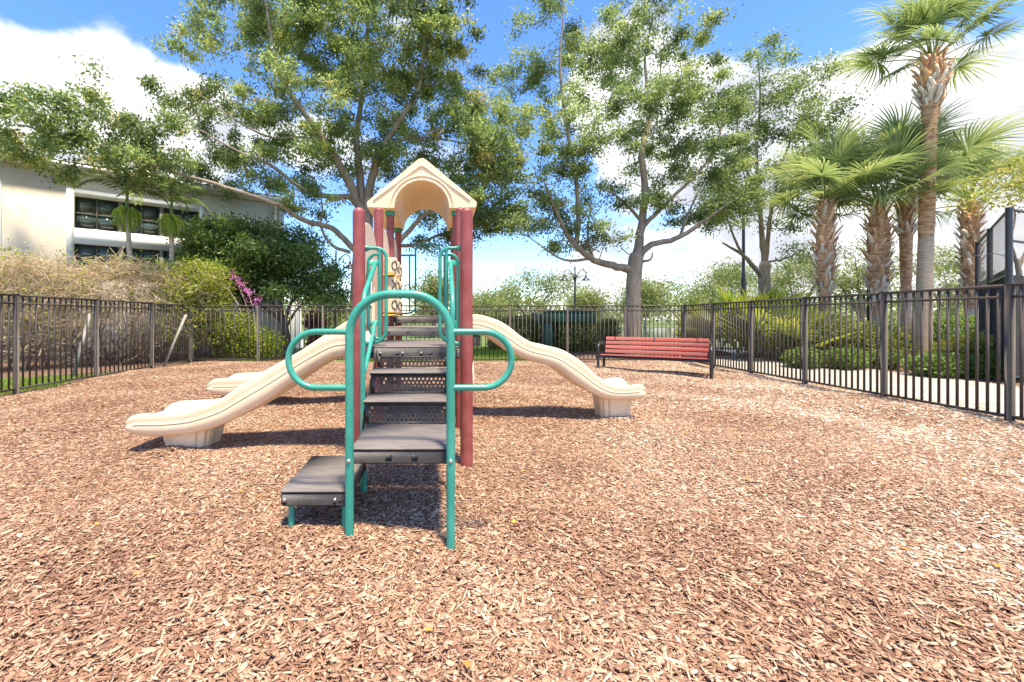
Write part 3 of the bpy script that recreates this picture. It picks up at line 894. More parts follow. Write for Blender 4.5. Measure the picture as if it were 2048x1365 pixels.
# roof
def roof():
    y0, y1 = 5.04, 6.33
    cx, hw, zb, ze, zp, ar, zs = CX - .012, .655, 2.437, 2.53, 3.045, .325, 2.425
    n = 40
    left = fillet([(-hw + .02, zb), (-hw, zb + .03), (-hw, ze - .02), (-.05, zp - .0), (0, zp + .012)], [.02, .04, .05], 4)
    def outer_path():
        P = fillet([(-hw + .006, zb, 0), (-hw - .005, ze - .035, 0), (0, zp, 0), (hw + .005, ze - .035, 0), (hw - .006, zb, 0)], [.035, .07, .035], 6)
        d = np.concatenate([[0], np.cumsum(np.linalg.norm(np.diff(P, axis=0), axis=1))])
        t = np.linspace(0, d[-1], 2 * n + 1)
        t = np.unique(np.concatenate([t, d]))
        return np.stack([np.interp(t, d, P[:, 0]), np.interp(t, d, P[:, 1])], 1)
    O = outer_path(); m = len(O)
    A = []
    for i in range(m):
        f = i / (m - 1)
        a = math.pi * (1 - f)
        A.append((ar * math.cos(a), zs + ar * math.sin(a)))
    A = np.array(A)
    ys = [y0, y0 + .014, y1 - .014, y1]
    b = B(); V = []
    sh = [.985, 1.0, 1.0, .985]
    for y, s in zip(ys, sh):
        Oc = O.copy(); Oc[:, 0] *= s; Oc[:, 1] = zb + (Oc[:, 1] - zb) * s
        V += [(cx + p[0], y, p[1]) for p in Oc] + [(cx + p[0], y, p[1]) for p in A]
    F = []
    for i in range(m - 1):
        F.append([i, i + 1, m + i + 1, m + i])
        q = 6 * m; F.append([q + i + 1, q + i, q + m + i, q + m + i + 1])
        for k in range(3):
            p, r_ = 2 * m * k, 2 * m * (k + 1)
            F.append([p + i + 1, p + i, r_ + i, r_ + i + 1])
            F.append([p + m + i, p + m + i + 1, r_ + m + i + 1, r_ + m + i])
    for k in range(3):
        p, r_ = 2 * m * k, 2 * m * (k + 1)
        F.append([p, p + m, r_ + m, r_]); F.append([p + m - 1, r_ + m - 1, r_ + 2 * m - 1, p + 2 * m - 1])
    b.add(np.array(V), F)
    rf = p_obj(b, 'roof', M['beige_roof'], smooth=35)
    # moulded beads on the gable
    for yy in (y0 - .001, y1 + .001):
        b = B()
        b.tube(fillet([(cx - hw + .085, yy, zb + .085), (cx, yy, zp - .105), (cx + hw - .085, yy, zb + .085)], [.05], 6), .013, 10)
        b.build('gable_bead', M['beige_roof'], rf, 60)
        b = B()
        b.tube([(cx + (ar + .055) * math.cos(a), yy, zs + (ar + .055) * math.sin(a)) for a in np.linspace(math.pi, 0, 36)], .014, 10)
        b.tube([(cx + (ar + .008) * math.cos(a), yy, zs + (ar + .008) * math.sin(a)) for a in np.linspace(math.pi, 0, 36)], .012, 10)
        b.build('arch_bead', M['beige_roof'], rf, 60)
    # plank grooves inside the vault
    for i in range(1, 22):
        a = math.pi * i / 22
        b = B(); rr = ar - .001
        b.tube([(cx + rr * math.cos(a), y0 + .02, zs + rr * math.sin(a)), (cx + rr * math.cos(a), y1 - .02, zs + rr * math.sin(a))], .0035, 6)
        b.build('vault_rib', M['beige_roof'], rf, 60)
    return rf


roof()

# ------------------------------------------------------------------ bench
def bench():
    A = np.array([3.46, 9.30, 0]); Bp = np.array([5.195, 8.14, 0])
    u = (Bp - A); ln = np.linalg.norm(u); u /= ln
    v = np.array([-u[1], u[0], 0])
    W = np.array([u, v, [0, 0, 1]]).T
    mid = A + u * ln / 2 + v * .3
    t = thing('park_bench', 'red slatted park bench with black metal arms by the right fence', 'bench', tuple(mid))
    G = lambda P: np.asarray(P, float) @ W.T + A
    dep = .58
    for x in (0, ln):
        b = B(); b.tube(G(fillet([(x, 0, -.1), (x, 0, .575), (x, dep * .92, .575), (x, dep * .92, -.1)], [.13, .13], 8)), .028, 14)
        fr = b.build('end_frame', M['black_metal'], t, 50)
        b = B(); b.tube(G([(x, .0, .30), (x, dep * .92, .27)]), .02, 10); b.build('seat_support', M['black_metal'], fr, 50)
    for y, z in ((.03, .295), (.40, .275)):
        b = B(); b.tube(G([(0, y, z), (ln, y, z)]), .022, 12); b.build('frame_rail', M['black_metal'], t, 50)
    for x in (.25, ln - .25, ln / 2):
        b = B(); b.tube(G(fillet([(x, .02, .303), (x, .40, .286), (x, .54, .72)], [.06], 5)), .014, 8); b.build('slat_support', M['black_metal'], t, 50)
    for k in range(4):       # seat planks
        y = .0 + k * .105
        z = .327 - k * .006
        b = B(); b.rbox((.05, y, z), (ln - .05, y + .094, z + .026), .005, (W, A)); b.build('seat_slat', M['bench_red'], t)
    for k in range(4):       # back planks, leaning
        f = k / 3
        y, z = .425 + f * .105, .395 + k * .094
        c, s = math.cos(R(-17)), math.sin(R(-17))
        Rx = np.array([[1, 0, 0], [0, c, -s], [0, s, c]])
        b = B(); b.rbox((.05, -.013, -.041), (ln - .05, .013, .041), .005, (W @ Rx, A + W @ np.array([0, y, z]))); b.build('back_slat', M['bench_red'], t)


bench()


# ------------------------------------------------------------------ trees
def px_line(P, r0, r1, n=None):
    """photo points (x, y, Y) -> smooth line with radii"""
    Q = spline([at(*p) for p in P], n or max(6, 4 * len(P)))
    f = np.linspace(0, 1, len(Q))
    return Q, r0 + (r1 - r0) * f ** .8


def make_tree(name, label, cat, base, trunk, limbs, lobes, leaf, bark, per=90, size=.085, spread=.33, seed=1, group=None, rough_bark=True, droop=.25, twig_r=.009, tint_fn=None, dens=1.0):
    """trunk and limbs: (points, radii) in metres; lobes: (centre, radii, clusters)"""
    rg = np.random.default_rng(seed)
    t = thing(name, label, cat, tuple(base), group)
    b = B(); P, r = trunk
    up = P[-1] - P[-2]; up /= np.linalg.norm(up)
    P = np.concatenate([P, [P[-1] + up * r[-1] * .55, P[-1] + up * r[-1] * .9]]); r = np.concatenate([r, [r[-1] * .8, r[-1] * .3]])
    flare = np.array(r, float).copy(); flare[0] *= 1.35
    b.tube(P, flare, 16); b.build('trunk', M[bark], t, 60)
    nodes = []; nr = []
    k0 = int(len(P) * .6)
    nodes += list(P[k0:]); nr += list(np.asarray(r)[k0:])
    for (P, r) in limbs:
        jit = rg.normal(size=P.shape) * np.asarray(r)[:, None] * .10; jit[0] = 0
        Pj = P + jit
        b = B(); b.tube(Pj, np.asarray(r) * .84, 10); b.build('limb', M[bark], t, 60)
        k = max(1, len(P) // 4)
        nodes += list(Pj[k:]); nr += list(np.asarray(r)[k:])
    C = []
    for c, rad, n in lobes:
        n = max(1, int(n * dens))
        d = rg.normal(size=(n, 3)); d /= np.linalg.norm(d, axis=1)[:, None]
        d *= rg.uniform(.15, 1, n)[:, None] ** .5
        C.append(np.asarray(c) + d * np.asarray(rad))
    C = np.concatenate(C)
    NA = np.zeros((len(nodes) + len(C) * 6, 3)); NR = np.zeros(len(NA)); m = len(nodes)
    NA[:m] = nodes; NR[:m] = nr
    order = np.argsort([np.min(np.linalg.norm(NA[:m] - c, axis=1)) for c in C])
    bb = B(); LP = []; LT = []
    for ci in order:
        c = C[ci]
        dd = np.linalg.norm(NA[:m] - c, axis=1)
        q = int(np.argmin(dd - NR[:m] * 4)); a = NA[q]; ln = dd[q]
        if ln < .05: continue
        k = 5
        f = np.linspace(0, 1, k)[:, None]
        side = rg.normal(size=3) * ln * .12
        line = a + (c - a) * f + side * np.sin(f * math.pi) + np.array([0, 0, ln * .10]) * np.sin(f * math.pi)
        r0 = min(NR[q] * .75, twig_r * .8 + .013 * ln)
        rr = np.linspace(max(r0, .004), .0035, k)
        bb.tube(line, rr, 5 if r0 > .012 else 4, caps=False)
        NA[m:m + k - 1] = line[1:]; NR[m:m + k - 1] = rr[1:]; m += k - 1
        nl = int(per * rg.uniform(.5, 1.4))
        w = rg.normal(size=(nl, 3)) * spread * rg.uniform(.7, 1.2) * np.array([1, 1, .62])
        nb = nl // 4
        pos = np.concatenate([c + w, line[rg.integers(2, k, nb)] + rg.normal(size=(nb, 3)) * spread * .4])
        LP.append(pos); LT.append(np.clip(rg.normal(.42, .26) + rg.normal(0, .18, len(pos)), 0, .93 + .07 * (rg.uniform(size=len(pos)) < .03)))
    o = bb.build('twigs', M[bark], t, 60); o['kind'] = 'stuff'
    LP = np.concatenate(LP); LT = np.concatenate(LT)
    if tint_fn is not None: LT = tint_fn(LP, LT)
    V, F, T = leafcloud(LP, size, .42, rg, LT, droop=droop)
    b = B(); b.add(V, [F], T); cr = b.build('crown', M[leaf], t); cr['kind'] = 'stuff'
    return t


def lobes_px(L, Y, n_per=1.0, flat=1.0, seed=0, dy=.9):
    rg = np.random.default_rng(seed)
    out = []
    for l in L:
        x, y, rx, ry = l[:4]
        YY = l[4] if len(l) > 4 else Y + rg.uniform(-dy, dy)
        w = l[5] if len(l) > 5 else 1.0
        s = YY / F_PX
        n = int(rx * ry * s * s * 7.5 * n_per * w) + 2
        out.append((at(x, y, YY), (rx * s, min(rx, 130) * s * flat, ry * s), n))
    return out


# left oak
Y1 = 13.0
trunk1 = px_line([(722, 715, Y1), (720, 640, Y1), (722, 560, Y1), (726, 490, Y1), (729, 425, Y1)], .36, .27)
limbs1 = [px_line([(728, 440, 13), (705, 380, 12.8), (680, 330, 12.5), (640, 270, 12.2), (610, 230, 12), (560, 150, 11.7), (540, 60, 11.5), (530, -10, 11.4)], .19, .03),
          px_line([(728, 440, 13), (720, 350, 13.2), (713, 280, 13.3), (725, 180, 13.5), (735, 60, 13.5), (740, -20, 13.5)], .19, .03),
          px_line([(729, 440, 13), (745, 350, 13), (770, 290, 12.8), (800, 240, 12.5), (840, 170, 12.3), (850, 60, 12), (855, -10, 12)], .18, .03),
          px_line([(722, 515, 13), (692, 482, 12.8), (660, 455, 12.6), (610, 442, 12.2), (560, 412, 11.9), (490, 388, 11.5), (420, 365, 11.2), (330, 340, 10.9), (230, 300, 10.6), (120, 270, 10.3), (40, 250, 10.1)], .12, .022),
          px_line([(726, 505, 13), (765, 505, 12.8), (800, 480, 12.6), (850, 430, 12.3), (900, 410, 12), (960, 380, 11.8)], .15, .035),
          px_line([(726, 480, 13), (770, 490, 13.2), (830, 490, 13.4), (880, 470, 13.5), (940, 455, 13.6)], .11, .03),
          px_line([(712, 395, 12.9), (650, 392, 12.6), (600, 375, 12.3), (540, 330, 12), (470, 300, 11.8), (400, 260, 11.6)], .11, .02),
          px_line([(700, 505, 12.9), (665, 492, 12.7), (642, 455, 12.6), (645, 420, 12.6), (640, 380, 12.5)], .07, .02),
          px_line([(650, 285, 12.3), (600, 275, 12.2), (540, 275, 12.0), (470, 240, 11.8), (400, 190, 11.6)], .06, .015),
          px_line([(770, 290, 12.8), (830, 275, 12.6), (890, 280, 12.4), (940, 290, 12.2)], .07, .015)]
lob1 = [(620, 80, 150, 90), (760, 90, 150, 100), (470, 40, 120, 55), (890, 50, 70, 65), (900, 150, 65, 60), (360, 200, 70, 40), (370, 90, 60, 30, 12, .6), (480, 240, 110, 80), (620, 210, 130, 90),
        (780, 210, 140, 90), (910, 290, 90, 75), (430, 340, 120, 45), (600, 340, 120, 45), (880, 400, 100, 50), (950, 430, 60, 60), (720, 320, 90, 55),
        (200, 265, 130, 55, 10.6), (60, 260, 100, 70, 10.2), (250, 325, 120, 30, 10.7), (-60, 250, 80, 80, 10.0), (620, 405, 60, 25), (860, 480, 70, 30), (190, 180, 30, 40, 10.6), (960, 350, 60, 60), (985, 300, 50, 60), (1000, 430, 50, 50), (930, 230, 50, 50), (820, 330, 80, 50),
        (600, -30, 200, 60), (820, -30, 120, 60), (110, 320, 110, 25, 10.3), (340, 290, 60, 50, 11), (640, 60, 280, 60, 12.5, .5)]
make_tree('oak_tree', 'tall spreading oak behind the gabled roof with a long low limb reaching left', 'tree', at(722, 712, Y1) * (1, 1, 0),
          trunk1, limbs1, lobes_px(lob1, 12.4, 2.35, seed=4), 'oak_leaf', 'bark', per=180, size=.108, spread=.18, seed=11, group='oak trees behind the back fence')

# right oak
Y2 = 13.5
trunk2 = px_line([(1266, 712, Y2), (1266, 640, Y2), (1267, 590, Y2), (1269, 545, Y2), (1272, 515, Y2)], .23, .22)
limbs2 = [px_line([(1268, 540, 13.5), (1230, 533, 13.4), (1188, 520, 13.2), (1152, 492, 13.0), (1130, 462, 12.8), (1112, 420, 12.6), (1090, 370, 12.4)], .17, .035),
          px_line([(1152, 495, 13), (1156, 430, 13), (1150, 340, 13), (1136, 270, 12.9), (1126, 200, 12.9), (1120, 120, 12.8), (1126, 40, 12.8), (1125, -10, 12.8)], .095, .02),
          px_line([(1272, 525, 13.5), (1277, 490, 13.5), (1283, 450, 13.5), (1290, 380, 13.6), (1283, 310, 13.6), (1290, 270, 13.7), (1297, 230, 13.7), (1294, 170, 13.7), (1290, 110, 13.8), (1305, 40, 13.8)], .19, .025),
          px_line([(1273, 520, 13.5), (1300, 492, 13.4), (1355, 476, 13.2), (1400, 448, 13.0), (1432, 425, 12.9), (1480, 395, 12.8)], .15, .03),
          px_line([(1283, 455, 13.5), (1310, 430, 13.3), (1350, 390, 13.1), (1392, 350, 12.9), (1430, 300, 12.8), (1445, 240, 12.7)], .10, .02),
          px_line([(1281, 440, 13.5), (1245, 402, 13.3), (1215, 382, 13.2), (1190, 375, 13.1)], .07, .015),
          px_line([(1360, 474, 13.2), (1376, 430, 13.3), (1396, 385, 13.4), (1420, 340, 13.5)], .06, .015),
          px_line([(1180, 518, 13.2), (1140, 522, 13.0), (1110, 512, 12.8), (1080, 490, 12.6), (1050, 470, 12.5)], .06, .015),
          px_line([(1186, 518, 13.2), (1176, 480, 13.3), (1178, 440, 13.4), (1182, 400, 13.5)], .06, .015),
          px_line([(1285, 300, 13.6), (1310, 215, 13.7), (1320, 150, 13.8), (1330, 60, 13.9)], .05, .012),
          px_line([(1275, 525, 13.5), (1300, 520, 13.3), (1305, 505, 13.2)], .07, .02)]
lob2 = [(1100, 60, 70, 55), (1050, 140, 70, 50), (1120, 190, 90, 70), (1030, 240, 60, 60), (1010, 340, 80, 60), (1080, 330, 90, 60), (1050, 430, 80, 45), (1150, 290, 80, 70), (1225, 250, 70, 70),
        (1280, 110, 80, 80), (1370, 50, 70, 50), (1400, 150, 60, 60), (1390, 240, 80, 60), (1330, 320, 80, 55), (1200, 400, 70, 40), (1180, 130, 60, 50), (1420, 320, 80, 55), (1340, 400, 70, 35),
        (1110, 440, 100, 40), (1250, 20, 70, 35), (1410, 420, 80, 35), (1220, 465, 50, 28), (1450, 370, 70, 45), (1010, 440, 60, 40), (1120, -20, 80, 40), (1310, -20, 90, 40), (1280, 200, 70, 50), (1130, 500, 60, 20), (1455, 300, 50, 60), (1440, 190, 45, 50), (1470, 400, 60, 40), (1350, 200, 60, 50), (990, 260, 45, 60), (1230, 120, 50, 60)]
make_tree('oak_tree', 'airy oak behind the red bench with a pale trunk forking low', 'tree', at(1266, 709, Y2) * (1, 1, 0),
          trunk2, limbs2, lobes_px(lob2, 13.2, 1.65, seed=5), 'oak_leaf_pale', 'bark', per=175, size=.106, spread=.18, seed=12, group='oak trees behind the back fence')

# third oak, behind the palmettos
Y3 = 15.0
trunk3 = px_line([(1530, 704, Y3), (1531, 640, Y3), (1530, 590, Y3), (1528, 555, Y3), (1530, 530, Y3)], .2, .17)
limbs3 = [px_line([(1528, 560, 15), (1500, 525, 14.8), (1482, 508, 14.7), (1462, 496, 14.6), (1445, 486, 14.5)], .11, .03),
          px_line([(1484, 510, 14.7), (1470, 480, 14.6), (1455, 440, 14.5), (1440, 400, 14.4)], .06, .015),
          px_line([(1530, 535, 15), (1524, 470, 15), (1518, 400, 15), (1513, 300, 15), (1520, 200, 15), (1516, 110, 15)], .13, .02),
          px_line([(1532, 525, 15), (1560, 520, 14.8), (1585, 512, 14.7), (1610, 498, 14.6)], .05, .015),
          px_line([(1531, 520, 15), (1540, 440, 15.1), (1558, 350, 15.2), (1590, 260, 15.2), (1640, 180, 15.2)], .10, .015),
          px_line([(1518, 400, 15), (1490, 330, 14.8), (1475, 260, 14.7), (1480, 200, 14.6)], .06, .015)]
lob3 = [(1530, 100, 35, 35), (1510, 190, 65, 55), (1600, 190, 60, 50), (1660, 130, 35, 30), (1480, 280, 70, 60), (1580, 290, 80, 60), (1540, 370, 110, 50), (1480, 420, 75, 35), (1620, 350, 70, 45), (1560, 440, 50, 30, 15, .5), (1440, 430, 50, 30), (1640, 240, 45, 50), (1570, 110, 25, 25, 15, .7), (1690, 310, 40, 30), (1700, 370, 35, 20), (1600, 500, 45, 20, 15, .6), (1460, 230, 40, 50)]
make_tree('oak_tree', 'slimmer oak rising from behind the palmettos, between the forked oak and the palms', 'tree', at(1530, 702, Y3) * (1, 1, 0),
          trunk3, limbs3, lobes_px(lob3, 14.8, 1.6, seed=6), 'oak_leaf_pale', 'bark', per=160, size=.108, spread=.23, seed=13, group='oak trees behind the back fence')

# dark rounded tree in front of the building
Y4 = 13.6
tr4 = px_line([(575, 702, Y4), (572, 670, Y4), (566, 640, Y4)], .13, .11)
lm4 = [px_line([(568, 650, Y4), (552, 615, 13.5), (530, 590, 13.4), (500, 560, 13.3), (470, 520, 13.2)], .08, .02),
       px_line([(568, 650, Y4), (580, 610, 13.6), (600, 590, 13.6), (640, 565, 13.7)], .09, .02),
       px_line([(567, 645, Y4), (560, 600, 13.8), (550, 560, 13.9), (540, 510, 14)], .08, .02),
       px_line([(572, 655, Y4), (598, 615, 13.3), (640, 592, 13.2), (670, 580, 13.1)], .06, .02),
       px_line([(566, 645, Y4), (520, 610, 13.8), (490, 590, 13.8), (440, 540, 13.8)], .07, .02)]
lob4 = [(470, 470, 75, 30), (560, 495, 90, 42), (420, 495, 50, 42), (620, 545, 65, 40), (520, 565, 100, 32), (655, 570, 42, 28), (460, 555, 65, 38), (500, 510, 110, 45), (590, 585, 90, 18), (430, 450, 35, 18), (600, 520, 60, 30), (670, 600, 25, 20)]
make_tree('shade_tree', 'dense dark green rounded tree in front of the cream building', 'tree', at(575, 700, Y4) * (1, 1, 0), tr4, lm4,
          lobes_px(lob4, Y4, 5.5, seed=8), 'dark_leaf', 'bark_dark', per=130, size=.115, spread=.24, seed=14, droop=.1)

# trees far beyond the fence
def far_tree(x, ytop, ybase_px, Y, rx, label, seed, leaf='far_leaf', dens=1.0):
    rg = np.random.default_rng(seed)
    c = at(x, ytop, Y); top = c[2]
    rw = rx * Y / F_PX
    base = np.array([c[0], Y, -.1])
    P = spline([base, base + (0.1, 0, top * .25), base + (.0, 0, top * .5)], 6)
    limbs = []
    for k in range(5):
        a = 2 * math.pi * k / 5 + rg.uniform(-.4, .4); e = base + np.array([math.cos(a) * rw * .6, math.sin(a) * rw * .6, top * rg.uniform(.6, .85)])
        limbs.append((spline([P[2], (P[2] + e) / 2 + (0, 0, .3), e], 7), np.linspace(.08, .02, 7)))
    lobes = []
    for k in range(7):
        a = 2 * math.pi * k / 7 + rg.uniform(-.3, .3); d = rw * rg.uniform(.3, .75)
        lobes.append((base + np.array([math.cos(a) * d, math.sin(a) * d, top * rg.uniform(.42, .8)]), (rw * .42, rw * .42, top * .18), 9))
    lobes.append((base + np.array([0, 0, top * .78]), (rw * .5, rw * .5, top * .2), 16))
    make_tree('distant_tree', label, 'tree', base * (1, 1, 0), (P, np.linspace(.17, .1, 6)), limbs, lobes, leaf, 'bark', per=75, size=.18 * Y / 30, spread=.5 * Y / 30, seed=seed, group='trees far beyond the back fence', dens=dens)


far_tree(1060, 535, 0, 30, 100, 'broad pale green tree left of the twin street lamp', 31)
far_tree(1172, 575, 0, 34, 42, 'low pale green tree just right of the twin street lamp', 32)
far_tree(1290, 556, 0, 62, 75, 'pale green tree seen behind the trunk of the forked oak', 33)
far_tree(1440, 526, 0, 60, 90, 'pale tree between the forked oak and the black pole', 34)
far_tree(1590, 500, 0, 26, 85, 'light green tree behind the leftmost palm trunk', 35)
far_tree(1720, 480, 0, 25, 85, 'light green tree behind the second and third palms', 36)
far_tree(1900, 470, 0, 24, 90, 'light green tree behind the tallest palm', 37)
far_tree(865, 535, 0, 27, 50, 'small light green tree seen through the play structure', 38)
far_tree(980, 585, 0, 40, 60, 'low hazy tree just right of the play structure, far off', 39)
far_tree(650, 590, 0, 26, 60, 'dark green tree low behind the rounded tree', 40, 'hedge_leaf')


def woods():
    rg = np.random.default_rng(55)
    n = 26000
    x = rg.uniform(-140, 190, n); y = rg.uniform(95, 125, n)
    top = 5.0 + 2.2 * np.sin(x * .13) + 1.4 * np.sin(x * .37 + 1) + .9 * np.sin(x * .9)
    z = top * rg.uniform(0, 1, n) ** .6
    V, F, T = leafcloud(np.stack([x, y, z], 1), 1.0, .6, rg, np.clip(rg.normal(.45, .25, n), 0, 1))
    b = B(); b.add(V, [F], T)
    tag(b.build('distant_woods', M['far_leaf']), 'distant line of woods along the horizon', 'woods', kind='stuff')


woods()


# ------------------------------------------------------------------ palms
def fan_frond(seed, L=1.0, petiole=.8, n=34, sweep=250, tint0=.5, droop=.4):
    """costapalmate frond: stalk along +X, blades fanning in the XY plane"""
    rg = np.random.default_rng(seed)
    b = B()
    stalk = spline([(0, 0, 0), (petiole * .5, 0, .05), (petiole, 0, .02)], 6)
    b.tube(stalk, np.linspace(.021, .011, 6), 5, tint=.85)
    hub = np.array([petiole, 0, .02])
    for k in range(n):
        a = R(-sweep / 2 + sweep * (k + .5) / n + rg.uniform(-2, 2))
        ln = L * (1.0 - .25 * (abs(a) / R(sweep / 2)) ** 2) * rg.uniform(.85, 1.08)
        d = np.array([math.cos(a), math.sin(a), 0]); s = np.array([-math.sin(a), math.cos(a), 0])
        st = hub + np.array([.16 * max(0, math.cos(a)), 0, 0])
        cup = .14 * abs(math.sin(a))
        ts = np.array([0, .3, .6, .85, 1.0]); ws = np.array([.006, .021, .018, .009, .0015])
        dr = droop * rg.uniform(.5, 1.5)
        C = st + d * (ts * ln)[:, None] * np.array([1, 1, 1]) + np.stack([0 * ts, 0 * ts, cup * ts * ln - dr * ln * np.maximum(0, ts - .35) ** 2], 1)
        fold = .35
        V = np.concatenate([C + s * ws[:, None] + np.array([0, 0, 1]) * (ws * fold)[:, None], C, C - s * ws[:, None] + np.array([0, 0, 1]) * (ws * fold)[:, None]])
        m = 5
        F = [(i, i + 1, m + i + 1, m + i) for i in range(4)] + [(m + i, m + i + 1, 2 * m + i + 1, 2 * m + i) for i in range(4)]
        b.add(V, np.array(F), np.clip(tint0 + rg.normal(0, .13) + np.tile(.25 * ts, 3), 0, 1))
    return b


def proto(b, name, mat):
    o = b.build(name, mat)
    COL.objects.unlink(o)
    return o


FANS = [proto(fan_frond(100 + k, 1.0, 1.05, 40, 235 + 12 * k, .45 + .06 * (k % 3), .55 + .3 * (k % 3)), 'frond', M['palm_leaf']) for k in range(5)]
METTO = [proto(fan_frond(200 + k, .62, .55, 22, 170, .45 + .1 * (k % 3), .18), 'frond', M['palmetto_leaf']) for k in range(4)]


def boot_proto(seed, mat='leaf_base'):
    rg = np.random.default_rng(seed)
    b = B(); w = .062
    ts = np.linspace(0, 1, 4)
    V = []
    for t in ts:
        ww = w * (1 - .42 * t); th = .020 * (1 - .5 * t)
        c = np.array([.01 + .085 * t ** 1.2, rg.uniform(-.006, .006), .30 * t])
        V += [c + (0, -ww, 0), c + (th, -ww * .5, 0), c + (th, ww * .5, 0), c + (0, ww, 0), c + (-.006, 0, 0)]
    F = []
    for i in range(3):
        for j in range(5): F.append([i * 5 + j, i * 5 + (j + 1) % 5, i * 5 + 5 + (j + 1) % 5, i * 5 + 5 + j])
    F.append([15, 16, 17, 18, 19])
    b.add(np.array(V), F)
    return proto(b, 'leaf_base', M[mat])


BOOTS = [boot_proto(k) for k in range(3)]
BOOTS_NEW = [boot_proto(k + 5, 'leaf_base_new') for k in range(3)]


def palm(label, x, Y, ytop, r, boots, fronds, seed, prof, smooth_to=0.0, frond_scale=1.0, lean=0.0, flowers=False, low=-28):
    """prof: radius factor up the trunk (0..1); boots: (from, to, n) heights as fractions"""
    rg = np.random.default_rng(seed)
    top = at(x, ytop, Y); H = top[2]
    base = np.array([top[0] - lean, Y, -.05])
    t = thing('cabbage_palm', label, 'palm tree', (base[0], base[1], 0), 'fan palms beyond the path on the right')
    zs = np.linspace(0, 1, 40)
    cl = lambda f: np.array([base[0] + lean * f ** 1.5, Y, base[2] + (H - base[2]) * f])
    rad = lambda f: r * np.interp(f, [p[0] for p in prof], [p[1] for p in prof])
    k = int(39 * smooth_to) if smooth_to else 0
    if k:
        b = B(); b.tube([cl(f) for f in zs[:k + 1]], [rad(f) * (1 + .018 * rg.normal()) for f in zs[:k + 1]], 18); tk = b.build('trunk', M['palm_trunk'], t, 60)
    b = B(); b.tube([cl(f) for f in zs[k:]], [rad(f) * (1 + .03 * rg.normal()) * (1.03 if k else 1) for f in zs[k:]], 18)
    b.build('fibrous_trunk' if k else 'trunk', M['palm_fibre'], t, 60)
    loc = np.array(t.location)
    f0, f1, n = boots
    for i in range(n):
        f = f0 + (f1 - f0) * (i + rg.uniform(-.3, .3)) / n
        a = i * 2.399963 + rg.uniform(-.15, .15)
        c = cl(f); rr = rad(f) * .94
        p = c + np.array([math.cos(a) * rr, math.sin(a) * rr, 0]) - loc
        copy_part((BOOTS_NEW if rg.uniform() < np.interp(f, [f0, f0 + .3 * (f1 - f0), f1], [.2, .5, 1.0]) else BOOTS)[i % 3], tuple(p), t, (rg.choice([-1, 1]) * rg.uniform(.1, .5), rg.uniform(.02, .38), a), rg.uniform(.65, 1.1))
    for i in range(fronds):
        f = (i + .5) / fronds
        a = i * 2.399963 + rg.uniform(-.3, .3)
        el = R(82 - (82 - low) * f + rg.uniform(-8, 8))        # top fronds stand up, low ones hang
        c = cl(1) + np.array([math.cos(a) * r * .5, math.sin(a) * r * .5, .12 - .28 * f]) - loc
        copy_part(FANS[int(rg.integers(0, 5))], tuple(c), t, Matrix.Rotation(a, 3, 'Z').to_4x4() @ Matrix.Rotation(-el, 4, 'Y') @ Matrix.Rotation(rg.uniform(-.5, .5), 4, 'X') if False else
                  (Matrix.Rotation(a, 4, 'Z') @ Matrix.Rotation(-el, 4, 'Y') @ Matrix.Rotation(rg.uniform(-.6, .6), 4, 'X')).to_euler(), frond_scale * rg.uniform(.85, 1.12))
    if flowers:
        b = B()
        for i in range(16):
            a = rg.uniform(0, 6.28); e = cl(1) + np.array([math.cos(a) * .55, math.sin(a) * .55, rg.uniform(-.25, .35)])
            L_ = spline([cl(1), (cl(1) + e) / 2 + (0, 0, .2), e], 6)
            b.tube(L_, .006, 4, tint=.5)
            P = L_[rg.integers(2, 6, 130)] + rg.normal(size=(130, 3)) * .075
            V, F, T = leafcloud(P, .05, .25, rg, rg.uniform(0, 1, 130), droop=1.0); b.add(V, [F], T)
        b.build('flower_spray', M['flower'], t)['kind'] = 'stuff'
    return t


palm('shorter fan palm nearest the forked oak, its trunk bulging with orange leaf bases', 1650, 12.0, 398, .135, (.42, .95, 100), 20, 71, [(0, .95), (.33, .85), (.45, 1.1), (.62, 1.45), (.78, 1.4), (.9, 1.0), (1, .7)], .33, .98, 0, False, -3)
palm('fan palm with a pale criss-cross trunk and yellow flower sprays', 1757, 12.0, 405, .155, (.33, .95, 120), 20, 72, [(0, .95), (.3, .9), (.45, 1.15), (.65, 1.45), (.85, 1.45), (.93, 1.0), (1, .65)], .30, 1.02, 0, True, -3)
palm('slim fan palm between the flowering palm and the tallest palm', 1812, 12.6, 368, .125, (.70, .97, 60), 20, 73, [(0, 1.0), (.4, .9), (.55, 1.05), (.72, 1.1), (.86, 1.5), (.95, 1.1), (1, .7)], .40, 1.08, 0, False, -3)
palm('tallest fan palm with a smooth grey lower trunk and bulbous leafy collar', 1866, 11.2, 112, .148, (.83, .985, 110), 22, 74, [(0, 1.12), (.4, 1.0), (.6, .96), (.78, .88), (.85, 1.25), (.89, 1.6), (.94, 1.65), (.975, 1.1), (1, .55)], .43, .98, .25, False, 2)
palm('fan palm beside the black court fence, its whole trunk latticed with grey leaf bases', 1940, 13.0, 400, .14, (.35, .96, 150), 20, 75, [(0, .95), (.32, .9), (.5, 1.0), (.7, 1.35), (.9, 1.3), (1, .7)], .33, 1.0, 0, True, -3)


